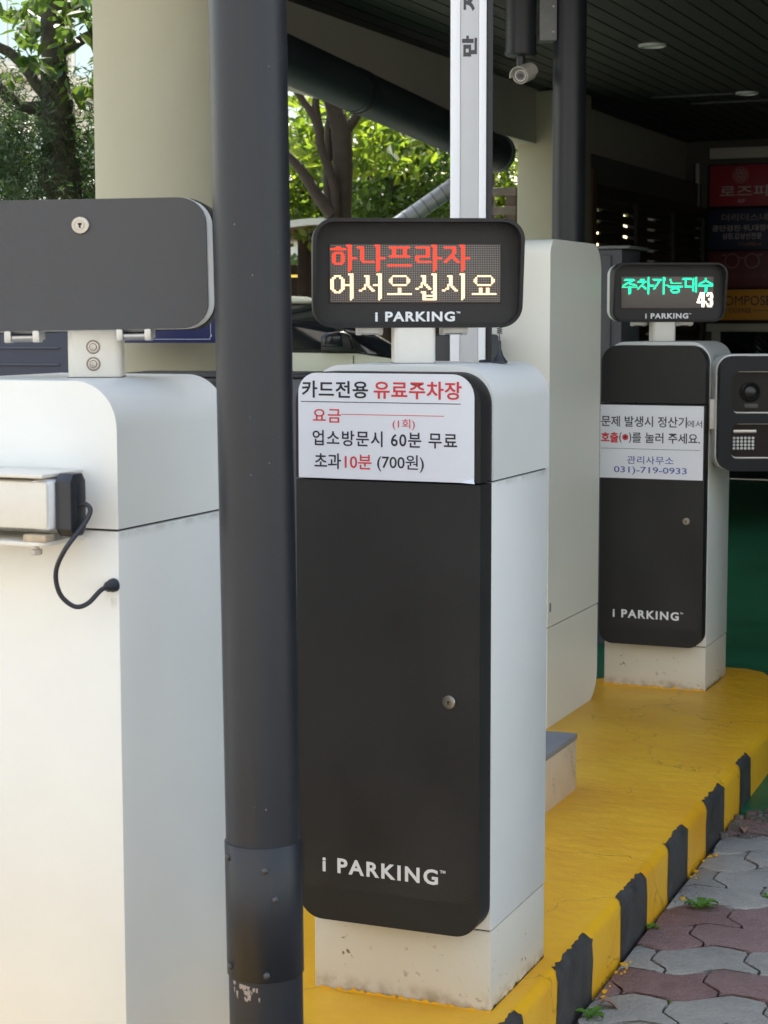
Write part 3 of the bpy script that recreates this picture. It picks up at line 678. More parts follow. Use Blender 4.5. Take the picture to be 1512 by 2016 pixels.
# ------------------------------------------------------------------ LED display head (child of a terminal)
DW, DH, DR = .432, .2215, .044
def lock(parent, x, z, y, facing=-1, r=.0095, name='lock'):
    bm = newbm(); lathe(bm, [(r, 0), (r, .003), (r*.92, .0045), (r*.62, .0048), (r*.6, .0035), (r*.45, .0035), (r*.43, .006), (0, .006)], (x, y, z), (x, y+facing, z), 32)
    o = obj(name, bm, M_chrome, parent)
    h = r*.11; yy = y+facing*.0064
    bm = newbm()
    box(bm, x-h, x+h, min(yy, y), max(yy, y), z-r*.30, z+r*.12); box(bm, x-h*1.9, x+h*1.9, min(yy, y)+.00005, max(yy, y)-.00005, z+r*.02, z+r*.25)
    obj('keyhole', bm, M_dark, o, smooth=0)
    return o
def display(parent, yaw, kind):
    dx = {'welcome': -.022, 'spaces': -.003, 'back': -.020}[kind]
    loopo = rrect(-DW/2, DW/2, -DH/2, DH/2, DR, 10); t = .0075
    loopi = rrect(-DW/2+t, DW/2-t, -DH/2+t, DH/2-t, DR-t, 10)
    def hood(z):
        u_ = (z+DH/2)/DH
        s_ = min(max(u_/.62, 0), 1); return .010+.040*s_
    bm = newbm(); n = len(loopo)
    mk = lambda L_, f: [bm.verts.new((x, f(z), z)) for x, z in L_]
    A = mk(loopo, lambda z: .040); B = mk(loopo, lambda z: -hood(z)+.002); B2 = mk([(x*.997, z*.995) for x, z in loopo], lambda z: -hood(z))
    Cc = mk(loopi, lambda z: -hood(z)+.0005); D_ = mk(loopi, lambda z: 0)
    for P, Q in ((A, B), (B, B2), (B2, Cc), (Cc, D_)):
        for i in range(n): bm.faces.new((P[i], P[(i+1) % n], Q[(i+1) % n], Q[i]))
    bm.faces.new(D_[::-1]); bm.faces.new(A)
    d = obj('display_head', bm, M_char, parent, smooth=40)
    d.location = (dx, -.03, DZ); d.rotation_euler = (0, 0, yaw)
    if kind == 'back': d.scale = (1, 1, .95); d.location.z -= .006; d.rotation_euler = (0, radians(.9), radians(21))
    bm = newbm(); prism(bm, rrect(-DW/2+.002, DW/2-.002, -DH/2+.002, DH/2-.002, DR, 10), .041, .098, 'y', bev=.008, bev_ends=(False, True))
    obj('rear_shell', bm, M_white, d, smooth=40)
    bm = newbm(); prism(bm, rrect(-DW/2+.004, DW/2-.004, -DH/2+.003, DH/2-.003, DR-.002, 10), .0985, .112, 'y', bev=.005, bev_ends=(False, True))
    obj('back_cover', bm, M_charlight, d, smooth=40)
    for sx in (-.093, .085):
        bm = newbm(); box(bm, sx-.028, sx-.017, .082, .112, -DH/2-.016, -DH/2+.006, .002); box(bm, sx+.017, sx+.028, .082, .112, -DH/2-.016, -DH/2+.006, .002)
        box(bm, sx-.027, sx+.027, .060, .082, -DH/2-.012, -DH/2+.002, .001)
        h = obj('hinge', bm, M_hinge, d)
        bm = newbm(); cyl(bm, (sx-.0165, .101, -DH/2-.008), (sx+.0165, .101, -DH/2-.008), .0072, n=18); obj('hinge_pin', bm, M_steel, h)
    if kind == 'back':
        lock(d, -.015, .065, .112, 1, .0145)
        return d
    pw = .350; x0 = -pw/2-.004; p = pw/96; z1 = .0615-.003
    bm = newbm(); box(bm, x0-.002, x0+pw+.002, -.0035, -.0005, z1-32*p-.002, z1+.002, .0008); obj('led_board', bm, M_ledface, d)
    on = [(red_on, M_led_r, 'red_led_text'), (white_on, M_led_w, 'white_led_text')] if kind == 'welcome' else [(green_on, M_led_g, 'green_led_text'), (num_on, M_led_w2, 'white_led_number')]
    lit = set()
    for s_, m_, nm in on: dots(nm, s_, m_, d, x0, z1, p, -.0042, .9); lit |= s_
    off = {(r, c) for r in range(32) for c in range(96)}-lit
    o = dots('unlit_leds', off, M_led_off, d, x0, z1, p, -.004, .5); o['kind'] = 'stuff'
    text('lettering', 'i PARKING', -.087, .078, -.098, -.0775, -.0006, M_logo, d, bold=.035, spacing=1.15)
    text('trademark', 'TM', .081, .089, -.0815, -.0775, -.0006, M_logo, d, bold=.03)
    return d

# ------------------------------------------------------------------ parking terminal
KW, KD, KH, S1, S2 = .395, .356, 1.303, 1.077, .167
DZ = 1.487
hx, hy = KW/2, KD/2
def terminal(label, x, y, rot, kind, group='parking terminals on the yellow island'):
    t = empty('parking_terminal', (x, y, 0), rot, label, 'parking terminal', group)
    R0 = .072
    bm = newbm(); prism(bm, rrect(-hx, hx, S1+.0018, KH, (0.0001, .0001, R0, R0), 14), -hy, hy, 'y', bev=.0035); obj('upper_hood', bm, M_white, t, smooth=30)
    bbox('lower_body', -hx+.001, hx-.001, -hy+.001, hy-.001, S2+.0015, S1-.0018, M_white, t, .003)
    bbox('seam_gasket', -hx+.006, hx-.006, -hy+.006, hy-.006, S1-.003, S1+.003, M_dark, t, 0)
    bbox('plinth', -hx+.002, hx-.002, -hy+.002, hy-.002, -.004, S2-.0015, M_plinth, t, .003)
    bbox('seam_gasket', -hx+.007, hx-.007, -hy+.007, hy-.007, S2-.003, S2+.003, M_dark, t, 0)
    pf = -hy-.066; px0, px1 = -hx-.001, hx-.003
    bm = newbm(); prism(bm, rrect(px0, px1, S1+.002, KH-.012, (.0005, .0005, R0-.008, R0-.008), 14), pf, -hy-.001, 'y', bev=.006, bev_ends=(True, False)); obj('upper_panel', bm, M_char, t, smooth=40)
    bm = newbm(); prism(bm, rrect(px0, px1, .172, S1-.002, (.052, .052, .0005, .0005), 12), pf, -hy-.001, 'y', bev=.006, bev_ends=(True, False)); d = obj('front_door', bm, M_char, t, smooth=40)
    lock(d, .131, .645, pf, -1, .0135)
    text('lettering', 'i PARKING', -.145, .108, .272, .304, pf, M_logo, d, bold=.03, spacing=1.22)
    text('trademark', 'TM', .112, .124, .298, .304, pf, M_logo, d, bold=.03)
    # mast
    bm = newbm(); prism(bm, rrect(-.043, .043, -.045, .045, .012, 6), KH-.01, DZ-DH/2+.006, 'z'); m_ = obj('mast', bm, M_post, t, smooth=40)
    m_.location = ({'welcome': -.043, 'spaces': -.032, 'back': -.056}[kind], .0, 0); m_.rotation_euler = (0, 0, radians(27))
    bm = newbm(); prism(bm, rrect(-.0445, .0445, -.0465, .0465, .013, 6), KH-.002, KH+.0012, 'z'); o = obj('mast_gasket', bm, M_dark, m_)
    display(t, radians(27), kind)
    return t, pf, m_

TM_, pf, mast = terminal('middle terminal whose display glows with red and white Korean words, price notice taped on it', -1.406, 3.609, 0, 'welcome')
TR_, _, _ = terminal('far right terminal with green lettering and number 43 on its display', -1.743, 6.963, 0, 'spaces')
TL_, _, mastL = terminal('nearest white terminal seen from behind at the left edge, cable on its back', -1.655, 2.607, pi, 'back')
# socket bolts in the rear of the near mast
for z in (1.325, 1.352):
    c = (0.002, .0455, z)
    bm = newbm(); lathe(bm, [(.0112, 0), (.0112, .0006), (.0, .0007)], (c[0], .0451, z), (c[0], 1, z), 28); wsh = obj('washer', bm, mat('grimy washer', (.22, .17, .13), .6), mastL)
    bm = newbm(); lathe(bm, [(.0088, 0), (.0088, .0008), (.0062, .0010), (.0055, -.001), (.0050, .0035), (.0026, .0038), (.0022, .0012), (0, .0012)], c, (c[0], 1, z), 24)
    obj('socket_bolt', bm, M_steel, mastL)

# --- rear fittings of the near terminal (terminal local axes are turned by 180 degrees: local x = -world)
def Lp(x, y, z): return (-(x), -(y-2.607), z)          # from offsets (world x-centre, world y)
yb = 2.429
bm = newbm(); box(bm, -.139, .16, hy+.006, hy+.105, 1.086, 1.158, .006); cb = obj('side_camera_housing', bm, M_post, TL_)
bm = newbm(); box(bm, -.142, -.104, hy+.008, hy+.103, 1.083, 1.160, .010)
for v in bm.verts: v.co += Vector((rnd.uniform(-1, 1), rnd.uniform(-1, 1), rnd.uniform(-1, 1)))*.0015
obj('tape_wrap', bm, mat('white tape', (.76, .76, .78), .5, var=.12, vscale=40), cb)
bm = newbm(); box(bm, -.137, .16, hy+.001, hy+.112, 1.163, 1.169, .002); obj('top_bracket_plate', bm, M_post, TL_)
bm = newbm(); prism(bm, rrect(-.139, .16, hy+.001, hy+.112, (.001, .001, .02, .02), 6), 1.062, 1.068, 'z', bev=.0015); obj('bottom_bracket_plate', bm, M_post, TL_)
bbox('bracket_web', -.138, .16, hy+.0005, hy+.0045, 1.0685, 1.1625, M_post, TL_, .001)
bm = newbm(); box(bm, -.139, -.10, hy+.085, hy+.110, 1.0685, 1.079, .001); obj('bracket_foot', bm, M_rust if False else mat('stained metal', (.45, .36, .25), .5, var=.4, vscale=60), TL_)
for sx in (-.09,):
    bm = newbm(); lathe(bm, [(.007, 0), (.007, .006), (.0045, .007), (.0045, .011), (.009, .0112), (.009, .0185), (.007, .0195), (0, .0195)], (sx, hy+.06, 1.0615), (sx, hy+.06, 0), 6)
    obj('hex_bolt', bm, M_steel, TL_, smooth=20)
# octagonal power adaptor
bm = newbm()
ch = [(hy+.046, 1.087), (hy+.056, 1.075), (hy+.080, 1.075), (hy+.090, 1.087), (hy+.090, 1.157), (hy+.080, 1.169), (hy+.056, 1.169), (hy+.046, 1.157)]
prism(bm, ch, -.171, -.1435, 'x', bev=.003); ad = obj('power_adaptor', bm, M_black, TL_, smooth=25)
bm = newbm(); box(bm, -.1725, -.1712, hy+.056, hy+.080, 1.09, 1.154, .0004); obj('adaptor_ridge', bm, M_black, ad)
bm = newbm()
tube(bm, [(-.170, hy+.068, 1.122), (-.184, hy+.068, 1.123), (-.192, hy+.070, 1.114), (-.186, hy+.078, 1.095), (-.166, hy+.10, 1.058), (-.143, hy+.09, 1.022), (-.143, hy+.08, .988), (-.158, hy+.065, .968), (-.172, hy+.050, .971), (-.184, hy+.032, .989), (-.1885, hy+.016, .9935)], .0037, 12, 8)
obj('power_cable', bm, M_rubber, TL_, smooth=60)
bm = newbm(); lathe(bm, [(.0105, 0), (.0105, .006), (.009, .009), (.008, .016), (.0055, .02), (0, .02)], (-.189, hy, .9935), (-.186, hy+.02, .9922), 20); obj('cable_gland', bm, M_rubber, TL_)
# drip stain below the gland and along the seam: thin grime films with their own outline
bm = newbm()
def blob(bm, cx, cz, rx_, rz_, y, n=14, j=.3):
    vs = [bm.verts.new((cx+rx_*cos(a)*(1-j*rnd.random()), y, cz+rz_*sin(a)*(1-j*rnd.random()))) for a in np.linspace(0, 2*pi, n+1)[:-1]]; bm.faces.new(vs)
# --- camera box on the right-hand side of the far terminal
cbx = empty('number_plate_camera', (-1.375, 6.80, 1.045), radians(23), 'black faced camera box with window and infrared grid, white shell, fixed beside the far terminal', 'camera box')
W2, H2 = .30, .418
def boxframe(bm, x0, x1, z0, z1, r, holes, y0, y1):
    pass
# front plate with two window openings, built as a ring grid
def plate_with_holes(outer, holes, y, bm):
    """triangulated plate between an outer loop and hole loops"""
    from mathutils.geometry import delaunay_2d_cdt
    pts, edges = [], []
    for L_ in [outer]+holes:
        b = len(pts); pts += [Vector(p) for p in L_]; edges += [(b+i, b+(i+1) % len(L_)) for i in range(len(L_))]
    vs, es, fs, _, _, _ = delaunay_2d_cdt(pts, edges, [], 0, 1e-6)
    def inside(p, L_):
        c = False
        for i in range(len(L_)):
            (x1, y1), (x2, y2) = L_[i], L_[(i+1) % len(L_)]
            if (y1 > p[1]) != (y2 > p[1]) and p[0] < (x2-x1)*(p[1]-y1)/(y2-y1)+x1: c = not c
        return c
    V = [bm.verts.new((v[0], y, v[1])) for v in vs]
    for f in fs:
        c = [sum(vs[i][k] for i in f)/len(f) for k in (0, 1)]
        if inside(c, outer) and not any(inside(c, h) for h in holes): bm.faces.new([V[i] for i in f])
def walls(bm, L_, y0, y1):
    a = [bm.verts.new((x, y0, z)) for x, z in L_]; b = [bm.verts.new((x, y1, z)) for x, z in L_]; n = len(L_)
    for i in range(n): bm.faces.new((a[i], a[(i+1) % n], b[(i+1) % n], b[i]))
ol = rrect(-W2/2, W2/2, -H2/2, H2/2, .055, 10)
h1 = rrect(-.105, .105, .0, .155, .03, 8); h2 = rrect(-.105, .105, -.165, -.035, .03, 8)
bm = newbm(); plate_with_holes(ol, [h1, h2], -.05, bm); walls(bm, ol, -.05, -.01); walls(bm, h1, -.05, -.012); walls(bm, h2, -.05, -.012)
for v in bm.verts:
    if v.co.y < -.04: v.co.y -= .022*min(1, max(0, (v.co.z+.25)/.35))
obj('front_frame', bm, mat('intercom black', (.013, .015, .017), .5, var=.2, vscale=6, spec=.25), cbx, smooth=40)
bm = newbm(); prism(bm, rrect(-W2/2-.004, W2/2+.004, -H2/2-.002, H2/2+.006, .06, 10), -.0095, .10, 'y', bev=.006, bev_ends=(False, True))
obj('shell', bm, M_white, cbx, smooth=40)
M_win = mat('smoked window', (.016, .015, .013), .3, spec=.15)
bm = newbm(); prism(bm, rrect(-.1045, .1045, .0005, .1545, .03, 8), -.013, -.011, 'y'); w1 = obj('camera_window', bm, M_win, cbx)
bm = newbm(); prism(bm, rrect(-.1045, .1045, -.1645, -.0355, .03, 8), -.013, -.011, 'y'); w2 = obj('lamp_window', bm, mat('dark red window', (.014, .008, .008), .3, spec=.15), cbx)
M_lens = mat('lens barrel', (.012, .012, .012), .3)
bm = newbm(); lathe(bm, [(.036, 0), (.036, .012), (.03, .016), (.022, .006), (.02, .009), (.012, .012), (0, .013)], (-.03, -.0132, .078), (-.03, -1, .060), 32); obj('lens', bm, M_lens, w1)
bm = newbm(); box(bm, -.05, .0, -.016, -.0132, .012, .035, .001); obj('lens_stand', bm, M_lens, w1)
bm = newbm(); plate_with_holes(rrect(-.105, .105, .0, .155, .03, 8), [rrect(-.100, .100, .005, .150, .026, 8)], -.0138, bm); obj('window_gasket', bm, M_post, w1)
bm = newbm(); plate_with_holes(rrect(-.105, .105, -.165, -.035, .03, 8), [rrect(-.100, .100, -.160, -.040, .026, 8)], -.0138, bm); obj('window_gasket', bm, M_post, w2)
for q in range(24):
    cx = -.085+(q % 6)*.0138; cz = -.128+(q//6)*.0125
    bm = newbm(); ringl = [(.0055, 0), (.0055, .002), (.0035, .003), (.002, .001), (0, .001)]; lathe(bm, ringl, (cx, -.0132, cz), (cx, -1, cz), 10)
    obj('infrared_lamp', bm, mat('infrared lamp bead', (.62, .62, .6), .25, .3), w2)
bm = newbm(); box(bm, -.088, -.004, -.015, -.0132, -.072, -.060, .001); obj('lamp_board', bm, M_steel, w2)
for z in (.080, .065):
    bm = newbm(); lathe(bm, [(.004, 0), (.003, .002), (0, .003)], (-.118, -.0502, z), (-.118, -1, z), 10); obj('indicator', bm, M_logo, cbx)
bbox('wall_arm', -.17, -.08, .02, .062, -.06, .05, M_post, cbx, .003)

# ------------------------------------------------------------------ notices
def notice(label, tobj_loc, x0, x1, z0, z1, y, r, wavy=.0015):
    n = empty('paper_notice', (tobj_loc[0], tobj_loc[1], 0), 0, label, 'notice')
    bm = newbm(); L_ = rrect(x0, x1, z0, z1, r, 8); prism(bm, L_, y-.0009, y-.0001, 'y')
    obj('paper_sheet', bm, M_paper, n, smooth=0)
    return n
yM = pf-.0003
nM = notice('white price notice in black and red Korean print covering the middle terminal top', (-1.406, 3.609), -.192, .182, 1.079, 1.2885, yM, (.002, .006, .045, .04))
yt = yM-.0010
tx = lambda b, x0, x1, z0, z1, m_, n_=nM, bold=.012, sp=1.0: text('lettering', b, x0, x1, z0, z1, yt, m_, n_, bold=bold, spacing=sp)
tx('카드전용', -.184, -.040, 1.239, 1.273, M_ink, bold=.02, sp=1.06)
tx('유료주차장', -.028, .156, 1.239, 1.274, M_red, bold=.02, sp=1.04)
bbox('rule', -.186, .154, yt-.0004, yt, 1.2305, 1.232, M_ink, nM, 0, smooth=0)
tx('요금', -.160, -.099, 1.190, 1.217, M_red, bold=.012, sp=1.1)
bbox('rule', -.097, .120, yt-.0004, yt, 1.2065, 1.2078, M_red, nM, 0, smooth=0)
tx('(1회)', .012, .059, 1.179, 1.2, M_red, bold=.004)
tx('업소방문시 60분 무료', -.161, .147, 1.144, 1.175, M_ink, bold=.014, sp=1.12)
tx('초과', -.157, -.099, 1.098, 1.129, M_ink, bold=.014)
tx('10분', -.091, -.033, 1.099, 1.128, M_red, bold=.012)
tx('(700원)', -.021, .078, 1.096, 1.130, M_ink, bold=.008)
# lifted corner of the sheet
bm = newbm(); a = [bm.verts.new(p) for p in ((.150, yM-.0012, 1.0795), (.1815, yM-.0013, 1.088), (.186, yM-.009, 1.078))]; bm.faces.new(a)
obj('lifted_corner', bm, M_paper, nM, smooth=0)
nR = notice('white call instruction notice with blue office telephone number on the far terminal door', (-1.743, 6.963), -.201, .190, .798, 1.0705, yM, .001)
tr = lambda b, x0, x1, z0, z1, m_, bold=.012, sp=1.0: text('lettering', b, x0, x1, z0, z1, yt, m_, nR, bold=bold, spacing=sp)
tr('문제 발생시 정산기', -.197, .128, .990, 1.030, M_ink)
tr('에서', .130, .184, .992, 1.018, M_ink, .004)
tr('호출', -.197, -.130, .930, .969, M_red, .03)
tr('(', -.127, -.118, .930, .969, M_ink, .02); tr(')', -.090, -.081, .930, .969, M_ink, .02)
bm = newbm(); lathe(bm, [(.0115, 0), (.0115, .0005), (0, .0005)], (-.104, yt+.0001, .951), (-.104, -2, .951), 24); ob = obj('red_call_button_print', bm, M_red, nR)
bm = newbm(); lathe(bm, [(.0045, 0), (.0045, .0003), (0, .0003)], (-.104, yt-.0005, .951), (-.104, -2, .951), 16); obj('button_centre', bm, M_ink, ob)
tr('를 눌러 주세요.', -.078, .178, .931, .970, M_ink)
bbox('rule', -.197, .180, yt-.0004, yt, .9075, .909, M_ink, nR, 0, smooth=0)
tr('관리사무소', -.096, .080, .852, .882, M_blue, .008, 1.05)
tr('031)-719-0933', -.146, .130, .812, .842, M_blue, .008)

# ------------------------------------------------------------------ whip antenna on the middle terminal
an = empty('magnetic_antenna', (-1.275, 3.655, KH), 0, 'small black magnetic base antenna with coil on top of the middle terminal', 'antenna')
bm = newbm(); lathe(bm, [(.0165, 0), (.0165, .004), (.013, .008), (.008, .016), (.005, .026), (.0036, .03), (.0032, .046), (0, .047)], (0, 0, 0), (0, 0, 1), 28); obj('base', bm, M_black, an)
bm = newbm(); cyl(bm, (0, 0, .046), (0, 0, .060), .0011, n=8); obj('rod', bm, M_cartrim, an)
bm = newbm(); tube(bm, [(.0055*cos(q*pi/3), .0055*sin(q*pi/3), .060+q*.0007) for q in range(19)], .0009, 6, 2); obj('coil', bm, M_cartrim, an)
bm = newbm(); tube(bm, [(-.014, 0, .003), (-.03, .004, .003), (-.05, .02, .003), (-.06, .06, .003), (-.055, .13, .002)], .0022, 8, 4); obj('lead', bm, M_rubber, an)

# ------------------------------------------------------------------ barrier gate with raised arm
bg_ = empty('barrier_gate', (-2.05, 6.25, 0), 0, 'tall cream barrier gate cabinet with rounded corners and raised white arm', 'barrier gate')
def inv(o): o.matrix_parent_inverse = Matrix.Translation((2.05, -6.25, 0)); return o
GX0, GX1, GY0, GY1, GS_ = -2.22, -1.90, 5.955, 6.56, .347
M_gate = mat('cream barrier paint', (.78, .765, .68), .45, var=.035, vscale=3)
bm = newbm(); prism(bm, rrect(GY0, GY1, GS_+.002, 1.655, (.0003, .0003, .10, .055), 12), GX0, GX1, 'x', bev=.005); inv(obj('cabinet', bm, M_gate, bg_, smooth=30))
bm = newbm(); prism(bm, rrect(GY0+.001, GY1-.001, -.003, GS_-.002, (.0003, .11, .0003, .0003), 12), GX0+.001, GX1-.001, 'x', bev=.004); inv(obj('cabinet_base', bm, M_gate, bg_, smooth=30))
inv(bbox('seam_gasket', GX0+.01, GX1-.01, GY0+.01, GY1-.01, GS_-.004, GS_+.004, M_dark, bg_, 0))
inv(bbox('latch', GX1+.0005, GX1+.003, 5.972, 5.982, .40, .43, M_pole2, bg_, .0005))
arm = empty('arm', (-.052, -.523, 1.0), YAW); arm.parent = bg_
def armpart(name, x0, x1, y0, y1, z0, z1, m_, bev=.002): return bbox(name, x0, x1, y0, y1, z0-1.0, z1-1.0, m_, arm, bev)
armb = armpart('arm_body', -.062, .052, .004, .045, .45, 3.9, mat('arm aluminium', (.68, .69, .71), .35, .2))
arm_in = (-.062, -.031, .028, .052)
for (a, b) in ((-.0625, -.032), (.0285, .0525)): armpart('light_strip', a, b, -.004, .0035, .45, 3.9, mat('white light diffuser', (.86, .87, .9), .3))
armpart('centre_strip', -.0315, .028, .0, .0037, .45, 3.9, mat('grey arm sticker', (.55, .55, .56), .45, var=.04))
armpart('rubber_edge', .0535, .074, .004, .04, .45, 3.9, M_pole)
for (b, z) in (('만', 2.262), ('지', 2.405), ('금', 2.545), ('주', 2.68)):
    text('lettering', b, -.026, .022, z-.033-1, z+.033-1, -.0005, mat('dark grey print', (.05, .05, .055), .5), arm, bold=.05, rot=pi/2)
hb = armpart('arm_hub', -.12, .10, .06, .30, .70, 1.34, M_cartrim, .01)

# ------------------------------------------------------------------ other things around
st = empty('wooden_step_box', (-1.572, 5.216, 0), 0, 'low cream wooden box with grey top and pen doodles on the island beside the barrier', 'box')
bbox('box_body', -.36, 0, -.60, 0, -.003, .150, mat('cream marked board', (.66, .52, .36), .65, var=.1, vscale=10), st, .003)
bbox('top_lid', -.362, .002, -.602, .002, .151, .168, mat('grey lid', (.26, .26, .27), .6, var=.2), st, .002)
bm = newbm()
def ringx(bm, y, z, r, x):
    n = 14
    for i in range(n):
        a, b = 2*pi*i/n, 2*pi*(i+1)/n
        bm.faces.new([bm.verts.new((x, y+q*.62*cos(t), z+q*sin(t))) for q, t in ((r-.0011, a), (r, a), (r, b), (r-.0011, b))])
for (y, z, r) in ((-.055, .118, .010), (-.050, .102, .009), (-.048, .086, .009), (-.036, .070, .010), (-.030, .055, .008), (-.020, .048, .007), (-.23, .075, .011), (-.22, .052, .011), (-.075, .135, .006), (-.11, .128, .005)): ringx(bm, y, z, r, .0006)
obj('pen_doodle', bm, M_ink, st, smooth=0)
# dark cabinet behind the far terminal
dc = empty('grey_steel_cabinet', (-2.42, 8.42, -.15), 0, 'dark grey steel cabinet standing behind the gap between barrier gate and far terminal', 'cabinet')
bbox('cabinet_body', -.16, .08, -.0, .32, 0, 1.857, mat('slate cabinet paint', (.075, .08, .095), .5, var=.1), dc, .006)
bbox('door_leaf', -.155, .03, -.012, -.001, .05, 1.83, mat('slate cabinet paint', (.08, .08, .08)), dc, .003)
bbox('cabinet_cap', -.17, .12, -.02, .33, 1.858, 1.872, M_pole2, dc, .002)
# navy equipment boxes behind the near terminal
nv = empty('navy_cabinet', (-2.62, 4.30, -.15), radians(12), 'dark navy louvred cabinet behind the near terminal mast at the left edge', 'cabinet')
bbox('cabinet_body', -.62, -.055, 0, .3, 0, 1.62, M_navy, nv, .008)
for q in range(9): bbox('louvre', -.55, -.12, -.006, -.001, 1.15+q*.045, 1.155+q*.045, mat('navy louvre', (.05, .06, .09), .4), nv, .001)
lw = empty('dark_low_cabinet', (-2.62, 4.42, -.15), radians(12), 'low dark grey cabinet in front of the round column foot behind the near terminal', 'cabinet')
bbox('cabinet_body', -.03, .62, 0, .3, 0, 1.385, mat('dark low cabinet paint', (.06, .062, .075), .5, var=.1), lw, .008)
bbox('lid', -.035, .625, -.005, .305, 1.386, 1.395, M_pole, lw, .002)
# blue sign on the round column
bs = empty('blue_board', (-3.13, 5.66, 1.31), radians(17.5), 'dark blue board with thin white ornamental border in front of the round column', 'sign board')
bbox('board', -.30, .27, 0, .02, 0, .22, mat('deep blue board', (.02, .025, .085), .35), bs, .002)
M_bl = mat('border print', (.5, .52, .62), .5)
for (x0, x1) in ((-.285, .098), (.127, .262)):
    bbox('border_line', x0, x1, -.001, 0, .012, .0135, M_bl, bs, 0, smooth=0)
for cx, sg in ((.098, -1), (.127, 1)):
    bm = newbm()
    pts = [(cx, .0127), (cx+.008*-sg*-1*0, .02), (cx+.006*sg*-1, .028), (cx-.002*sg, .036), (cx-.002*sg, .20)]
    tube(bm, [(x, -.0005, z) for x, z in pts], .0009, 6, 5); obj('border_scroll', bm, M_bl, bs)

# ------------------------------------------------------------------ vault shelter far behind
sh = empty('arched_shelter', (-7.15, 15.7, -.15), YAW, 'arched canopy with pale grey rim and brown underside behind the trees', 'shelter')
def arch(bm, r0, r1, y0, y1, a0=20, a1=160, cz=.95, n=28):
    G = []
    for i in range(n+1):
        a = radians(a0+(a1-a0)*i/n); G.append([bm.verts.new((r*cos(a)*1.25, y, cz+r*sin(a))) for r in (r0, r1) for y in (y0, y1)])
    for A, B in zip(G, G[1:]):
        for i, k in ((0, 1), (1, 3), (3, 2), (2, 0)): bm.faces.new((A[i], B[i], B[k], A[k]))
    bm.faces.new(G[0][:2]+G[0][:1:-1]); bm.faces.new(G[-1][:2]+G[-1][:1:-1])
bm = newbm(); arch(bm, 1.44, 1.50, -.03, .05); obj('rim', bm, mat('grey shelter rim', (.5, .52, .5), .5), sh)
bm = newbm(); arch(bm, 1.445, 1.46, .051, 3.0); obj('roof_sheet', bm, mat('brown shelter sheet', (.16, .085, .05), .6, var=.2), sh)
for sx in (-1.72, 1.72): bbox('post', sx-.05, sx+.05, .0, .1, 0, 1.46, M_pole2, sh, .005)
bbox('back_screen', -1.6, 1.6, 2.95, 3.0, 0, 2.1, M_woodd, sh, 0)
for z in (1.60, 1.93): bbox('lamp_tube', -1.0, .2, 2.0, 2.03, z+.02, z+.045, mat('lit yellow tube', (.5, .4, .1), .5, emit=(1, .75, .12), estr=.25), sh, .004)

# ------------------------------------------------------------------ car
car = empty('parked_car', (-5.34, 12.18, -.15), YAW, 'pale cream car with black door mirror seen side-on behind the middle terminal', 'car')
def cprism(name, L_, y0, y1, m_, parent, bev=.0, **k):
    bm = newbm(); prism(bm, L_, y0, y1, 'y', bev=bev); return obj(name, bm, m_, parent, **k)
low = [(-2.75, .30), (-2.3, .22), (1.55, .22), (1.78, .35), (1.80, .62), (1.70, .86), (1.270, 1.04), (.30, 1.240), (.02, 1.285), (-.6, 1.295), (-1.6, 1.305), (-2.6, 1.310), (-2.78, 1.1), (-2.85, .7)]
cprism('body', low, 0, 1.78, M_carpaint, car, bev=.05, smooth=40)
roof = [(-2.45, 1.315), (-2.2, 1.59), (-1.9, 1.67), (-1.0, 1.715), (-.34, 1.69), (-.20, 1.64), (-1.0, 1.645), (-1.85, 1.61), (-2.1, 1.55), (-2.33, 1.315)]
cprism('roof', roof, .10, 1.68, M_carpaint, car, bev=.02, smooth=40)
glass = [(-2.36, 1.313), (-2.12, 1.52), (-1.85, 1.606), (-1.0, 1.640), (-.24, 1.637), (.46, 1.240), (.0, 1.292), (-.6, 1.302)]
cprism('windows', glass, .115, 1.665, M_carglass, car, bev=.01)
for y in (.10, 1.655): cprism('windscreen_pillar', [(-.32, 1.64), (-.25, 1.64), (.09, 1.292), (.02, 1.292)], y, y+.03, M_cartrim, car, bev=.004)
bm = newbm(); prism(bm, [(-1.13, 1.305), (-1.05, 1.305), (-1.07, 1.60), (-1.15, 1.60)], .105, .12, 'y'); obj('door_pillar', bm, M_cartrim, car)
bm = newbm(); prism(bm, [(-.235, 1.305), (-.235, 1.405), (-.20, 1.430), (-.08, 1.445), (-.03, 1.420), (.0, 1.320), (-.03, 1.305)], -.12, .04, 'y', bev=.018); mi_ = obj('door_mirror', bm, M_cartrim, car, smooth=50)
bm = newbm(); prism(bm, [(-.232, 1.332), (-.232, 1.408), (-.20, 1.434), (-.09, 1.448), (-.075, 1.332)], -.13, .0, 'y', bev=.022); obj('mirror_cap', bm, mat('gloss black', (.012, .014, .02), .06), mi_, smooth=50)
bbox('belt_trim', -2.3, .02, .096, .104, 1.296, 1.313, M_cartrim, car, .001)
bm = newbm(); box(bm, -.012, -.006, -.004, .02, .35, 1.270); obj('door_gap', bm, M_dark, car, smooth=0)
for x in (-2.05, 1.05):
    for y in (.02, 1.60):
        bm = newbm(); lathe(bm, [(.30, 0), (.33, .02), (.33, .18), (.30, .2)], (x, y-.03, .33), (x, y+1, .33), 36); wh = obj('wheel', bm, M_cartrim, car)
        bm = newbm(); lathe(bm, [(.21, 0), (.21, .01), (.05, .012), (0, .012)], (x, y-.031, .33), (x, y-2, .33), 24); obj('rim', bm, M_steel, wh)
bm = newbm(); box(bm, 1.70, 1.79, .15, .5, .62, .76, .02); obj('headlight', bm, M_glass, car)

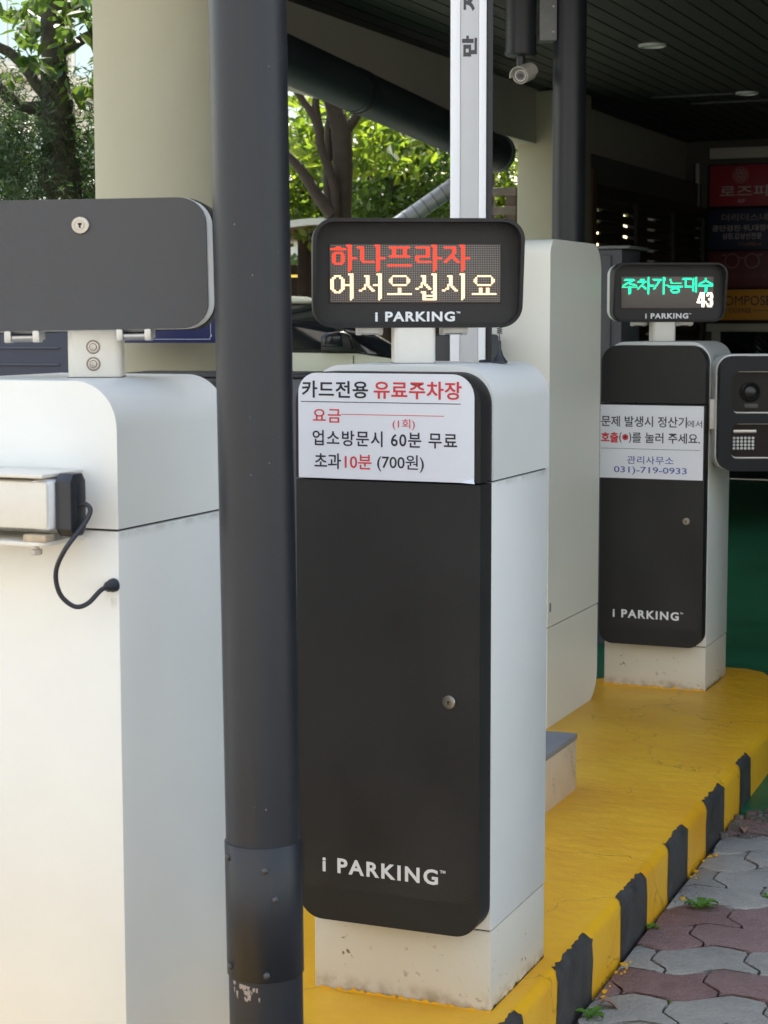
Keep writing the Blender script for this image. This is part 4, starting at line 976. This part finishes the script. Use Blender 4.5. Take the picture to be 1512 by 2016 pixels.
# ------------------------------------------------------------------ pale office building on the left
of = empty('office_building', (-15, 12, -.15), 0, 'pale office building with tan ledges and large windows beyond the trees at upper left', 'building')
def ofp(name, x0, x1, y0, y1, z0, z1, m_, b=0.): return bbox(name, x0, x1, y0, y1, z0, z1, m_, of, b)
ofp('wall', -6, 0, 0, 26, 0, 13, M_facade)
for k, z in enumerate((2.95, 4.25, 4.55, 4.85, 6.6, 7.9, 8.2)):
    ofp('ledge', .001, .16+.05*(k % 2), 0, 26, z, z+.14, M_fband, .01)
for fl in (1.0, 3.10, 5.0, 6.75, 8.5):
    for q in range(9):
        if fl == 1.0 or fl == 3.10 or fl >= 5.0:
            hh = 1.05 if fl in (3.10,) else 1.55
            f = ofp('window', .001, .06, .6+q*2.8, 2.9+q*2.8, fl, fl+hh, M_facade, .005)
            for s_ in (0, 1):
                o = bbox('pane', .061, .07, .7+q*2.8+s_*1.08, 1.72+q*2.8+s_*1.08, fl+.08, fl+hh-.08, M_glass, f, 0)

# ------------------------------------------------------------------ trees
def tree(label, base, stems, crown=None, group='trees beyond the round column', name='broadleaf_tree', bark=M_bark):
    t = empty(name, base, 0, label, 'tree', group)
    bx, by, bz = base
    for i, (pts, rad) in enumerate(stems):
        bm = newbm(); tube(bm, [(p[0]-bx, p[1]-by, p[2]-bz) for p in pts], rad, 14, 7, noise=.10)
        obj('trunk' if i == 0 else 'branch', bm, bark, t, smooth=70)
    return t, base
def cloud(n, c, r, hollow=.0):
    P = nr.normal(size=(n*3, 3)); P /= np.linalg.norm(P, axis=1)[:, None]; P *= (hollow+(1-hollow)*nr.rand(n*3)**.45)[:, None]
    return (P*np.array(r)+np.array(c))[:n]
def clumpy(n, c, r, k=22, cs=.28):
    C0 = cloud(k, c, r); idx = nr.randint(0, k, n); return C0[idx]+nr.normal(size=(n, 3))*cs*np.array([1, 1, .55])
def boxpts(n, lo, hi): return np.array(lo)+nr.rand(n, 3)*(np.array(hi)-np.array(lo))

# left tree (about 9.5 m away)
vX = lambda px, py, d: (fw+R2*((px-756)/F)-U2*((py-1008)/F))*d+Vector((0, 0, 1.4))
TLb = tuple(vX(125, 900, 9.5)[:2])+(-.15,)
tv = lambda px, py, d=9.5: tuple(vX(px, py, d))
stems = [([(TLb[0], TLb[1], -.2), (TLb[0]+.02, TLb[1], 1.0), tv(128, 420), tv(120, 350), tv(120, 300), tv(115, 240), tv(110, 180), tv(106, 120), tv(104, 60), tv(104, 0), tv(100, -90)], [.17, .13, .092, .112, .074, .092, .078, .066, .060, .066, .06]),
         ([tv(100, 195), tv(76, 172), tv(50, 134), tv(22, 106), tv(-5, 92), tv(-80, 60)], [.040, .030, .028, .026, .026, .016]),
         ([tv(105, 222), tv(78, 214), tv(45, 209), tv(18, 192), tv(-10, 165), tv(-80, 120)], [.045, .036, .028, .032, .030, .016]),
         ([tv(112, 100), tv(140, 91), tv(172, 72), tv(212, 58), tv(300, 20)], [.030, .026, .026, .026, .016]),
         ([tv(108, 45), tv(128, 28), tv(148, 8), tv(170, -40)], [.045, .036, .030, .02])]
tL, bL = tree('mossy trunk with thick branches and large leaves at the upper left corner', TLb, stems, bark=M_moss)
def rel(P, b): return np.asarray(P)-np.array(b)
# sprays of large leaves: whorls at twig tips
def whorls(tips, b, size, per, m_, parent, name='crown', twig=True, aspect=.5):
    C_, = [[]]
    pts = []
    for tp in tips: pts += [np.array(tp)+nr.normal(size=3)*.012 for _ in range(per)]
    return leaves(name, rel(pts, b), size, m_, parent, aspect=aspect, up=.5, droop=.35)
tips = []
for _ in range(50):
    px, py = nr.uniform(-40, 215), nr.uniform(-60, 75)
    tips.append(vX(px, py, nr.uniform(8.3, 10.2)))
for _ in range(20): tips.append(vX(nr.uniform(120, 230), nr.uniform(20, 190), nr.uniform(8.9, 10.4)))
for px, py in ((60, 115), (25, 160), (75, 115), (35, 85), (20, 30), (70, 28), (45, 20), (215, 215), (205, 190)): tips.append(vX(px, py, 9.0))
for _ in range(80): tips.append(vX(nr.uniform(-300, 700), nr.uniform(-500, -20), nr.uniform(8.3, 11)))
M_leafs = leaf_mat('shaded broad leaf', (.035, .075, .02), (.085, .14, .035), .35)
o = whorls(tips, bL, .085, 6, M_leafs, tL)
# dark conifer-like shrub round the trunk foot
def shrub(label, name, base, cl, size, m_, n_st=5, aspect=.12, simple=True, group='shrubs under the trees'):
    s_ = empty(name, base, 0, label, 'shrub', group)
    o = leaves('foliage', rel(cl, base), size, m_, s_, aspect=aspect, up=.1, droop=.1, simple=simple)
    bm = newbm()
    for q in range(n_st):
        a = rnd.uniform(0, 6.28); r = .25
        c = np.mean(cl, 0)-np.array(base)
        tube(bm, [(0, 0, 0), (c[0]*.4, c[1]*.4, c[2]*.5), (c[0]+r*cos(a), c[1]+r*sin(a), c[2]+.3*rnd.random())], [.02, .014, .005], 6, 4)
    obj('stem', bm, M_bark, s_)
    return s_
def sprays(n_spray, per, gen, spread=.10):
    """flat drooping sprays: points scattered along short twigs"""
    out_ = []
    for _ in range(n_spray):
        p = np.array(gen()); d = nr.normal(size=3); d[2] -= .3; d /= np.linalg.norm(d)
        t = nr.rand(per, 1)*spread*2; out_.append(p+d*t+nr.normal(size=(per, 3))*.018)
    return np.concatenate(out_)
cl = sprays(380, 34, lambda: vX(nr.uniform(-60, 75)+nr.normal()*10, 405-abs(nr.normal())*100-nr.uniform(0, 60), nr.uniform(9.2, 10.2)))
shrub('dark feathery evergreen left of the mossy trunk', 'evergreen_shrub', (-5.8, 8.6, -.15), cl, .045, M_leafd, aspect=.16)
cl = sprays(300, 34, lambda: vX(nr.uniform(150, 235), 410-nr.uniform(0, 300)*nr.rand()**.8, nr.uniform(9.6, 10.8)))
shrub('dark feathery evergreen between the mossy trunk and round column', 'evergreen_shrub', (-5.3, 9.2, -.15), cl, .045, M_leafd, aspect=.16)
# moss and ivy tufts on the trunk
P = []
axis = [Vector(p) for p in stems[0][0][2:8]]; arad = stems[0][1][2:8]
for _ in range(2200):
    k = rnd.uniform(0, len(axis)-1.001); i0 = int(k); f = k-i0; c = axis[i0].lerp(axis[i0+1], f); r_ = arad[i0]*(1-f)+arad[i0+1]*f; a = rnd.uniform(0, 6.28)
    P.append((c.x+r_*cos(a), c.y+r_*sin(a), c.z))
o = leaves('moss', rel(P, bL), .028, M_leafd, tL, aspect=.35, simple=True); o['kind'] = 'stuff'

# right-hand group of trees (13-17 m away) seen under the duct
def V3(px, py, d): return tuple(vX(px, py, d))
b1 = V3(660, 560, 14.0); b1 = (b1[0], b1[1], -.15)
stems = [([(b1[0], b1[1], -.2), V3(672, 560, 14), V3(672, 430, 14), V3(675, 340, 14), V3(672, 260, 14), V3(655, 200, 14), V3(650, 120, 14), V3(655, 0, 14)], [.15, .13, .075, .075, .078, .062, .06, .04]),
         ([V3(660, 450, 13.9), V3(658, 370, 13.9), V3(632, 290, 13.9), V3(628, 255, 13.9), V3(612, 220, 13.9), V3(580, 175, 13.9), V3(545, 110, 13.9)], [.035, .034, .032, .036, .03, .024, .015]),
         ([V3(630, 255, 13.9), V3(622, 215, 13.9), V3(624, 185, 13.9), V3(640, 120, 14)], [.03, .03, .026, .02]),
         ([V3(680, 260, 14), V3(700, 232, 14), V3(715, 200, 14), V3(735, 120, 14)], [.04, .034, .028, .02]),
         ([V3(655, 425, 13.9), V3(625, 385, 13.9), V3(600, 345, 13.9), V3(573, 312, 13.9), V3(530, 270, 13.9)], [.05, .045, .04, .034, .02]),
         ([V3(652, 430, 14.1), V3(648, 350, 14.1), V3(650, 260, 14.1), V3(655, 190, 14.1)], [.045, .045, .042, .03])]
t1, _ = tree('brown multi-stemmed tree seen between the front pole and the barrier arm', b1, stems)
bb = V3(760, 560, 17.0); b2 = (bb[0], bb[1], -.15)
stems = [([b2, V3(758, 480, 17), V3(775, 380, 17), V3(795, 310, 17), V3(830, 262, 17), V3(860, 200, 17)], [.12, .10, .06, .058, .05, .03]),
         ([V3(800, 305, 17), V3(812, 270, 17), V3(812, 210, 17)], [.03, .026, .015]),
         ([V3(765, 430, 17), V3(722, 370, 17), V3(735, 300, 17), V3(745, 240, 17)], [.03, .025, .018, .01])]
t2, _ = tree('leaning dark tree left of the barrier arm under the duct', b2, stems)
def region(n, x0, x1, y0, y1, d0, d1, k=60, cs=.16):
    ks = [np.array(vX(nr.uniform(x0, x1), nr.uniform(y0, y1), nr.uniform(d0, d1))) for _ in range(k)]
    idx = nr.randint(0, k, n); return np.array(ks)[idx]+nr.normal(size=(n, 3))*cs*np.array([1, 1, .5])
# big leaves of tree 1, small-leaved mass of tree 2
o = leaves('crown', rel(np.concatenate([region(900, 560, 740, 200, 330, 14.2, 15.6, 34, .12), region(900, 500, 1000, -400, 160, 13.2, 16, 60, .25), region(300, 700, 830, 230, 320, 14.5, 16, 14, .12)]), b1), .11, M_leafy, t1, aspect=.55)
o = leaves('crown', rel(np.concatenate([region(12500, 690, 900, 235, 440, 16.2, 19, 120, .16), region(6000, 700, 1100, -100, 230, 16, 20, 60, .3)]), b2), .075, M_leaf, t2, aspect=.5, simple=True)
b3 = V3(600, 560, 18.5); b3 = (b3[0], b3[1], -.15)
t3, _ = tree('bright yellow green bushy tree low behind the front pole', b3, [([b3, V3(600, 430, 18.5), V3(595, 330, 18.5)], [.1, .07, .03]), ([V3(598, 400, 18.5), V3(620, 330, 18.5)], [.04, .015])])
leaves('crown', rel(np.concatenate([region(8000, 500, 700, 290, 450, 17.5, 20, 90, .18), region(2500, 800, 900, 380, 440, 17.5, 20, 20, .15)]), b3), .085, M_leafy, t3, aspect=.55, simple=True)
b4 = V3(990, 560, 18); b4 = (b4[0], b4[1], -.15)
t4, _ = tree('green tree glimpsed between barrier arm and cream square column', b4, [([b4, V3(990, 430, 18), V3(1000, 330, 18)], [.1, .07, .03])])
leaves('crown', rel(region(5000, 930, 1190, 280, 440, 17.0, 19.5, 50, .2), b4), .085, M_leafy, t4, aspect=.55, simple=True)
# woods beyond, one soft mass
P = np.concatenate([cloud(8000, (-16, 34, .6), (9, 5, 2.4)), cloud(7000, (-8, 36, .3), (7, 5, 2.4)), cloud(6000, (-26, 30, 2), (8, 6, 4))])
o = leaves('distant_woods', P, .38, M_leaf, None, aspect=.6, simple=True); tag(o, None, None, None, 'stuff'); o['label'] = 'sunlit green woods beyond the trees'; o['category'] = 'woods'

# ------------------------------------------------------------------ small ground details
def weed(label, loc, n, size, m_=M_weed):
    s_ = empty('weed', loc, rnd.uniform(0, 6), label, 'weed', 'weeds growing in the paving joints')
    for q in range(n):
        a = 2*pi*q/n+rnd.uniform(-.3, .3); L_ = size*rnd.uniform(.7, 1.15); W_ = L_*.30
        bm = newbm(); d = Vector((cos(a), sin(a), 0)); s2 = Vector((-sin(a), cos(a), 0)); z = Vector((0, 0, 1))
        prof = [(0, .12, .0), (.25, .7, .28), (.55, 1, .42), (.8, .65, .40), (1, .03, .30)]
        G = [[bm.verts.new(d*L_*t+s2*W_*w_*k+z*(L_*h+abs(k)*.12*L_)) for k in (-1, 0, 1)] for t, w_, h in prof]
        for A, B in zip(G, G[1:]):
            for k in (0, 1): bm.faces.new((A[k], A[k+1], B[k+1], B[k]))
        o = obj('leaf', bm, m_, s_, smooth=60)
    return s_
weed('small weed with broad bright leaves in the red paver row near the kerb', (-1.075, 4.70, -.152), 5, .042)
weed('tiny weed sprouting at the kerb foot beside a yellow stripe', (-1.155, 4.50, -.155), 6, .026)
weed('weed at the kerb foot at the bottom edge of the view', (-1.125, 3.86, -.155), 5, .035)
weed('small sprig between pavers at the right edge', (-.93, 4.86, -.152), 4, .02)
def dryleaf(label, loc, size, rz, col='dead leaf'):
    s_ = bpy.data.objects.new('dry_leaf', None)
    bm = newbm(); n = 9; G = []
    for i in range(n):
        t = i/(n-1); w_ = sin(pi*min(t*.95+.03, 1))*.32*size
        G.append([bm.verts.new(((t-.5)*size, k*w_*(1+.15*sin(9*t)), .010*sin(5*t)+abs(k)*.45*w_+.004)) for k in (-1, -.5, 0, .5, 1)])
    for A, B in zip(G, G[1:]):
        for k in range(4): bm.faces.new((A[k], A[k+1], B[k+1], B[k]))
    o = obj('dry_leaf', bm, mat(col, (.30, .17, .12), .8, var=.3, vscale=40), None, smooth=60)
    o.location = loc; o.rotation_euler = (0, 0, rz); tag(o, label, 'dry leaf', 'fallen dry leaves'); return o
dryleaf('curled pinkish brown dead leaf at the kerb foot by the last black stripe', (-1.10, 3.93, -.15), .05, .4)
dryleaf('pale dead leaf lying on the rubble at the end of the paving', (-1.12, 5.46, -.145), .05, 1.9, 'pale dead leaf')
# rubble strip between paving and green floor
bm = newbm()
for q in range(260):
    y = rnd.uniform(5.38, 5.74); x = kerbx(y)+rnd.uniform(.01, .9) if q > 90 else kerbx(y)+rnd.uniform(.005, .2)
    s_ = rnd.uniform(.006, .02); z = -.16+rnd.uniform(0, .012); a = rnd.uniform(0, 3.1)
    L_ = [(x+s_*cos(a+t)*(.7+.5*rnd.random()), y+s_*.7*sin(a+t)*(.7+.5*rnd.random())) for t in np.linspace(0, 2*pi, 6)[:-1]]
    prism(bm, L_, z-.01, z+s_*.5, 'z')
o = obj('rubble', bm, mat('broken concrete', (.15, .13, .11), .9, var=.5, vscale=30), None, smooth=0); o['kind'] = 'stuff'; o['label'] = 'broken grit and rubble at the paving edge by the green floor'; o['category'] = 'rubble'
# joint moss and grit between pavers
P = []
for _ in range(900):
    y = rnd.uniform(3.3, 5.5); x = kerbx(y)+abs(rnd.gauss(0, .5)); P.append((x, y, -.160))
o = leaves('joint_moss', P, .010, M_weed, paving, aspect=.4, simple=True, up=.0, droop=-.6); o['kind'] = 'stuff'

# ------------------------------------------------------------------ unseen building behind the viewer, added to bounce sunlight onto the terminals
M_ac = mat('grey street facade', (.34, .33, .32), .7, var=.08)
ac = empty('bounce_building', (-4, -15, -.15), 0, 'unseen grey building with windows across the street, added to bounce sunlight', 'building')
bbox('wall', -24, 24, -6, 0, 0, 14, M_ac, ac, 0)
for fl in range(4):
    for q in range(12):
        bbox('window', -22+q*3.7, -20+q*3.7, .001, .05, 1.2+fl*3.3, 2.9+fl*3.3, M_glass, ac, 0)

# ------------------------------------------------------------------ grime and foot films, paint smears
def film(name, col, thr=.5, scale=18, stretch=(1, 1, .35)):
    m = bpy.data.materials.new(name); m.use_nodes = True; nt = m.node_tree; N = nt.nodes; L = nt.links; N.clear()
    out_ = N.new('ShaderNodeOutputMaterial'); mx = N.new('ShaderNodeMixShader'); t = N.new('ShaderNodeBsdfTransparent'); d = N.new('ShaderNodeBsdfDiffuse')
    d.inputs[0].default_value = (*col, 1)
    tc = N.new('ShaderNodeTexCoord'); mp = N.new('ShaderNodeMapping'); mp.inputs['Scale'].default_value = stretch; L.new(tc.outputs['Object'], mp.inputs[0])
    n = N.new('ShaderNodeTexNoise'); n.inputs['Scale'].default_value = scale; n.inputs['Detail'].default_value = 7; L.new(mp.outputs[0], n.inputs['Vector'])
    at = N.new('ShaderNodeAttribute'); at.attribute_name = 'tone'
    mr = N.new('ShaderNodeMapRange'); mr.inputs[1].default_value = thr; mr.inputs[2].default_value = thr+.25; L.new(n.outputs[0], mr.inputs[0])
    mu = N.new('ShaderNodeMath'); mu.operation = 'MULTIPLY'; L.new(mr.outputs[0], mu.inputs[0]); L.new(at.outputs['Fac'], mu.inputs[1])
    L.new(mu.outputs[0], mx.inputs[0]); L.new(t.outputs[0], mx.inputs[1]); L.new(d.outputs[0], mx.inputs[2]); L.new(mx.outputs[0], out_.inputs[0])
    return m
M_grime = film('brown seam grime', (.20, .13, .07), .36, 26, (1, 1, 1))
M_footfilm = film('brown foot film', (.38, .24, .08), .44, 30, (1, 1, 1))  # brown film, densest at the plinth foot and thinning upward
def grime(parent, name, p0, p1, z0, z1, m_, t0, t1):
    '''vertical film from p0 to p1 (x,y), opacity t0 at z0 and t1 at z1'''
    n = 12; V, Fc, T = [], [], []
    for i in range(n+1):
        x = p0[0]+(p1[0]-p0[0])*i/n; y = p0[1]+(p1[1]-p0[1])*i/n
        V += [(x, y, z0), (x, y, z1)]; T += [t0, t1]
    for i in range(n): Fc.append((2*i, 2*i+2, 2*i+3, 2*i+1))
    me = bpy.data.meshes.new(name); me.from_pydata(V, [], Fc); me.update()
    at = me.attributes.new('tone', 'FLOAT', 'POINT'); at.data.foreach_set('value', T)
    return fin(name, me, m_, parent, smooth=0)
e = .0006
for t_ in (TL_, TM_, TR_):
    grime(t_, 'seam_grime', (-hx+.003, hy-e*0+.0003), (hx-.003, hy+.0003), S1-.016, S1-.002, M_grime, 0, .25)
    for sx in (-1, 1):
        grime(t_, 'seam_grime', (sx*(hx-.0004), -hy+.005), (sx*(hx-.0004), hy-.004), S1-.016, S1-.0035, M_grime, 0, .22)
        grime(t_, 'foot_film', (sx*(hx-.0014), -hy+.005), (sx*(hx-.0014), hy-.004), .001, .03, M_footfilm, .5, 0)
    grime(t_, 'foot_film', (-hx+.005, -hy+.0014), (hx-.005, -hy+.0014), .001, .04, M_footfilm, .5, 0)
grime(TL_, 'drip_stain', (-.193, hy+.0002), (-.183, hy+.0002), .955, .988, M_grime, 0, .9)
def smear(parent, pts_n, x0, y0, x1, y1, nx, ny):
    '''ragged strip of yellow paint brushed a little way up the foot'''
    bm = newbm(); prev = None
    for i in range(pts_n+1):
        t = i/pts_n; x = x0+(x1-x0)*t+nx*.0016; y = y0+(y1-y0)*t+ny*.0016; h = .001+max(0, rnd.gauss(.003, .0035))
        a = bm.verts.new((x, y, 0)); b = bm.verts.new((x, y, h))
        if prev: bm.faces.new((prev[0], a, b, prev[1]))
        prev = (a, b)
    return obj('paint_smear', bm, M_yellow, parent, smooth=0)
for t_ in (TM_, TR_):
    smear(t_, 60, -hx, -hy, hx, -hy, 0, -1); smear(t_, 60, hx-.002, -hy, hx-.002, hy, 0, 0)

bm = newbm()
for q in range(12):
    a = radians(rnd.uniform(-130, -20)); z = rnd.uniform(.35, 2.0); q_ = rnd.uniform(.0003, .0008); qz = q_*rnd.uniform(.8, 3)
    bm.faces.new([bm.verts.new((.0564*cos(a+da/.0564), .0564*sin(a+da/.0564), z+dz)) for da, dz in ((-q_, 0), (0, -qz), (q_, 0), (0, qz))])
o = obj('paint_chips', bm, mat('bare primer', (.33, .27, .23)), po, smooth=0); o['kind'] = 'stuff'

M_dust = film('pale dust film', (.30, .29, .27), .40, 5, (1, 1, .6))
for t_ in (TM_, TR_):
    grime(t_, 'dust_film', (-hx+.012, pf-.0002), (hx-.016, pf-.0002), .24, 1.06, M_dust, .05, .0)
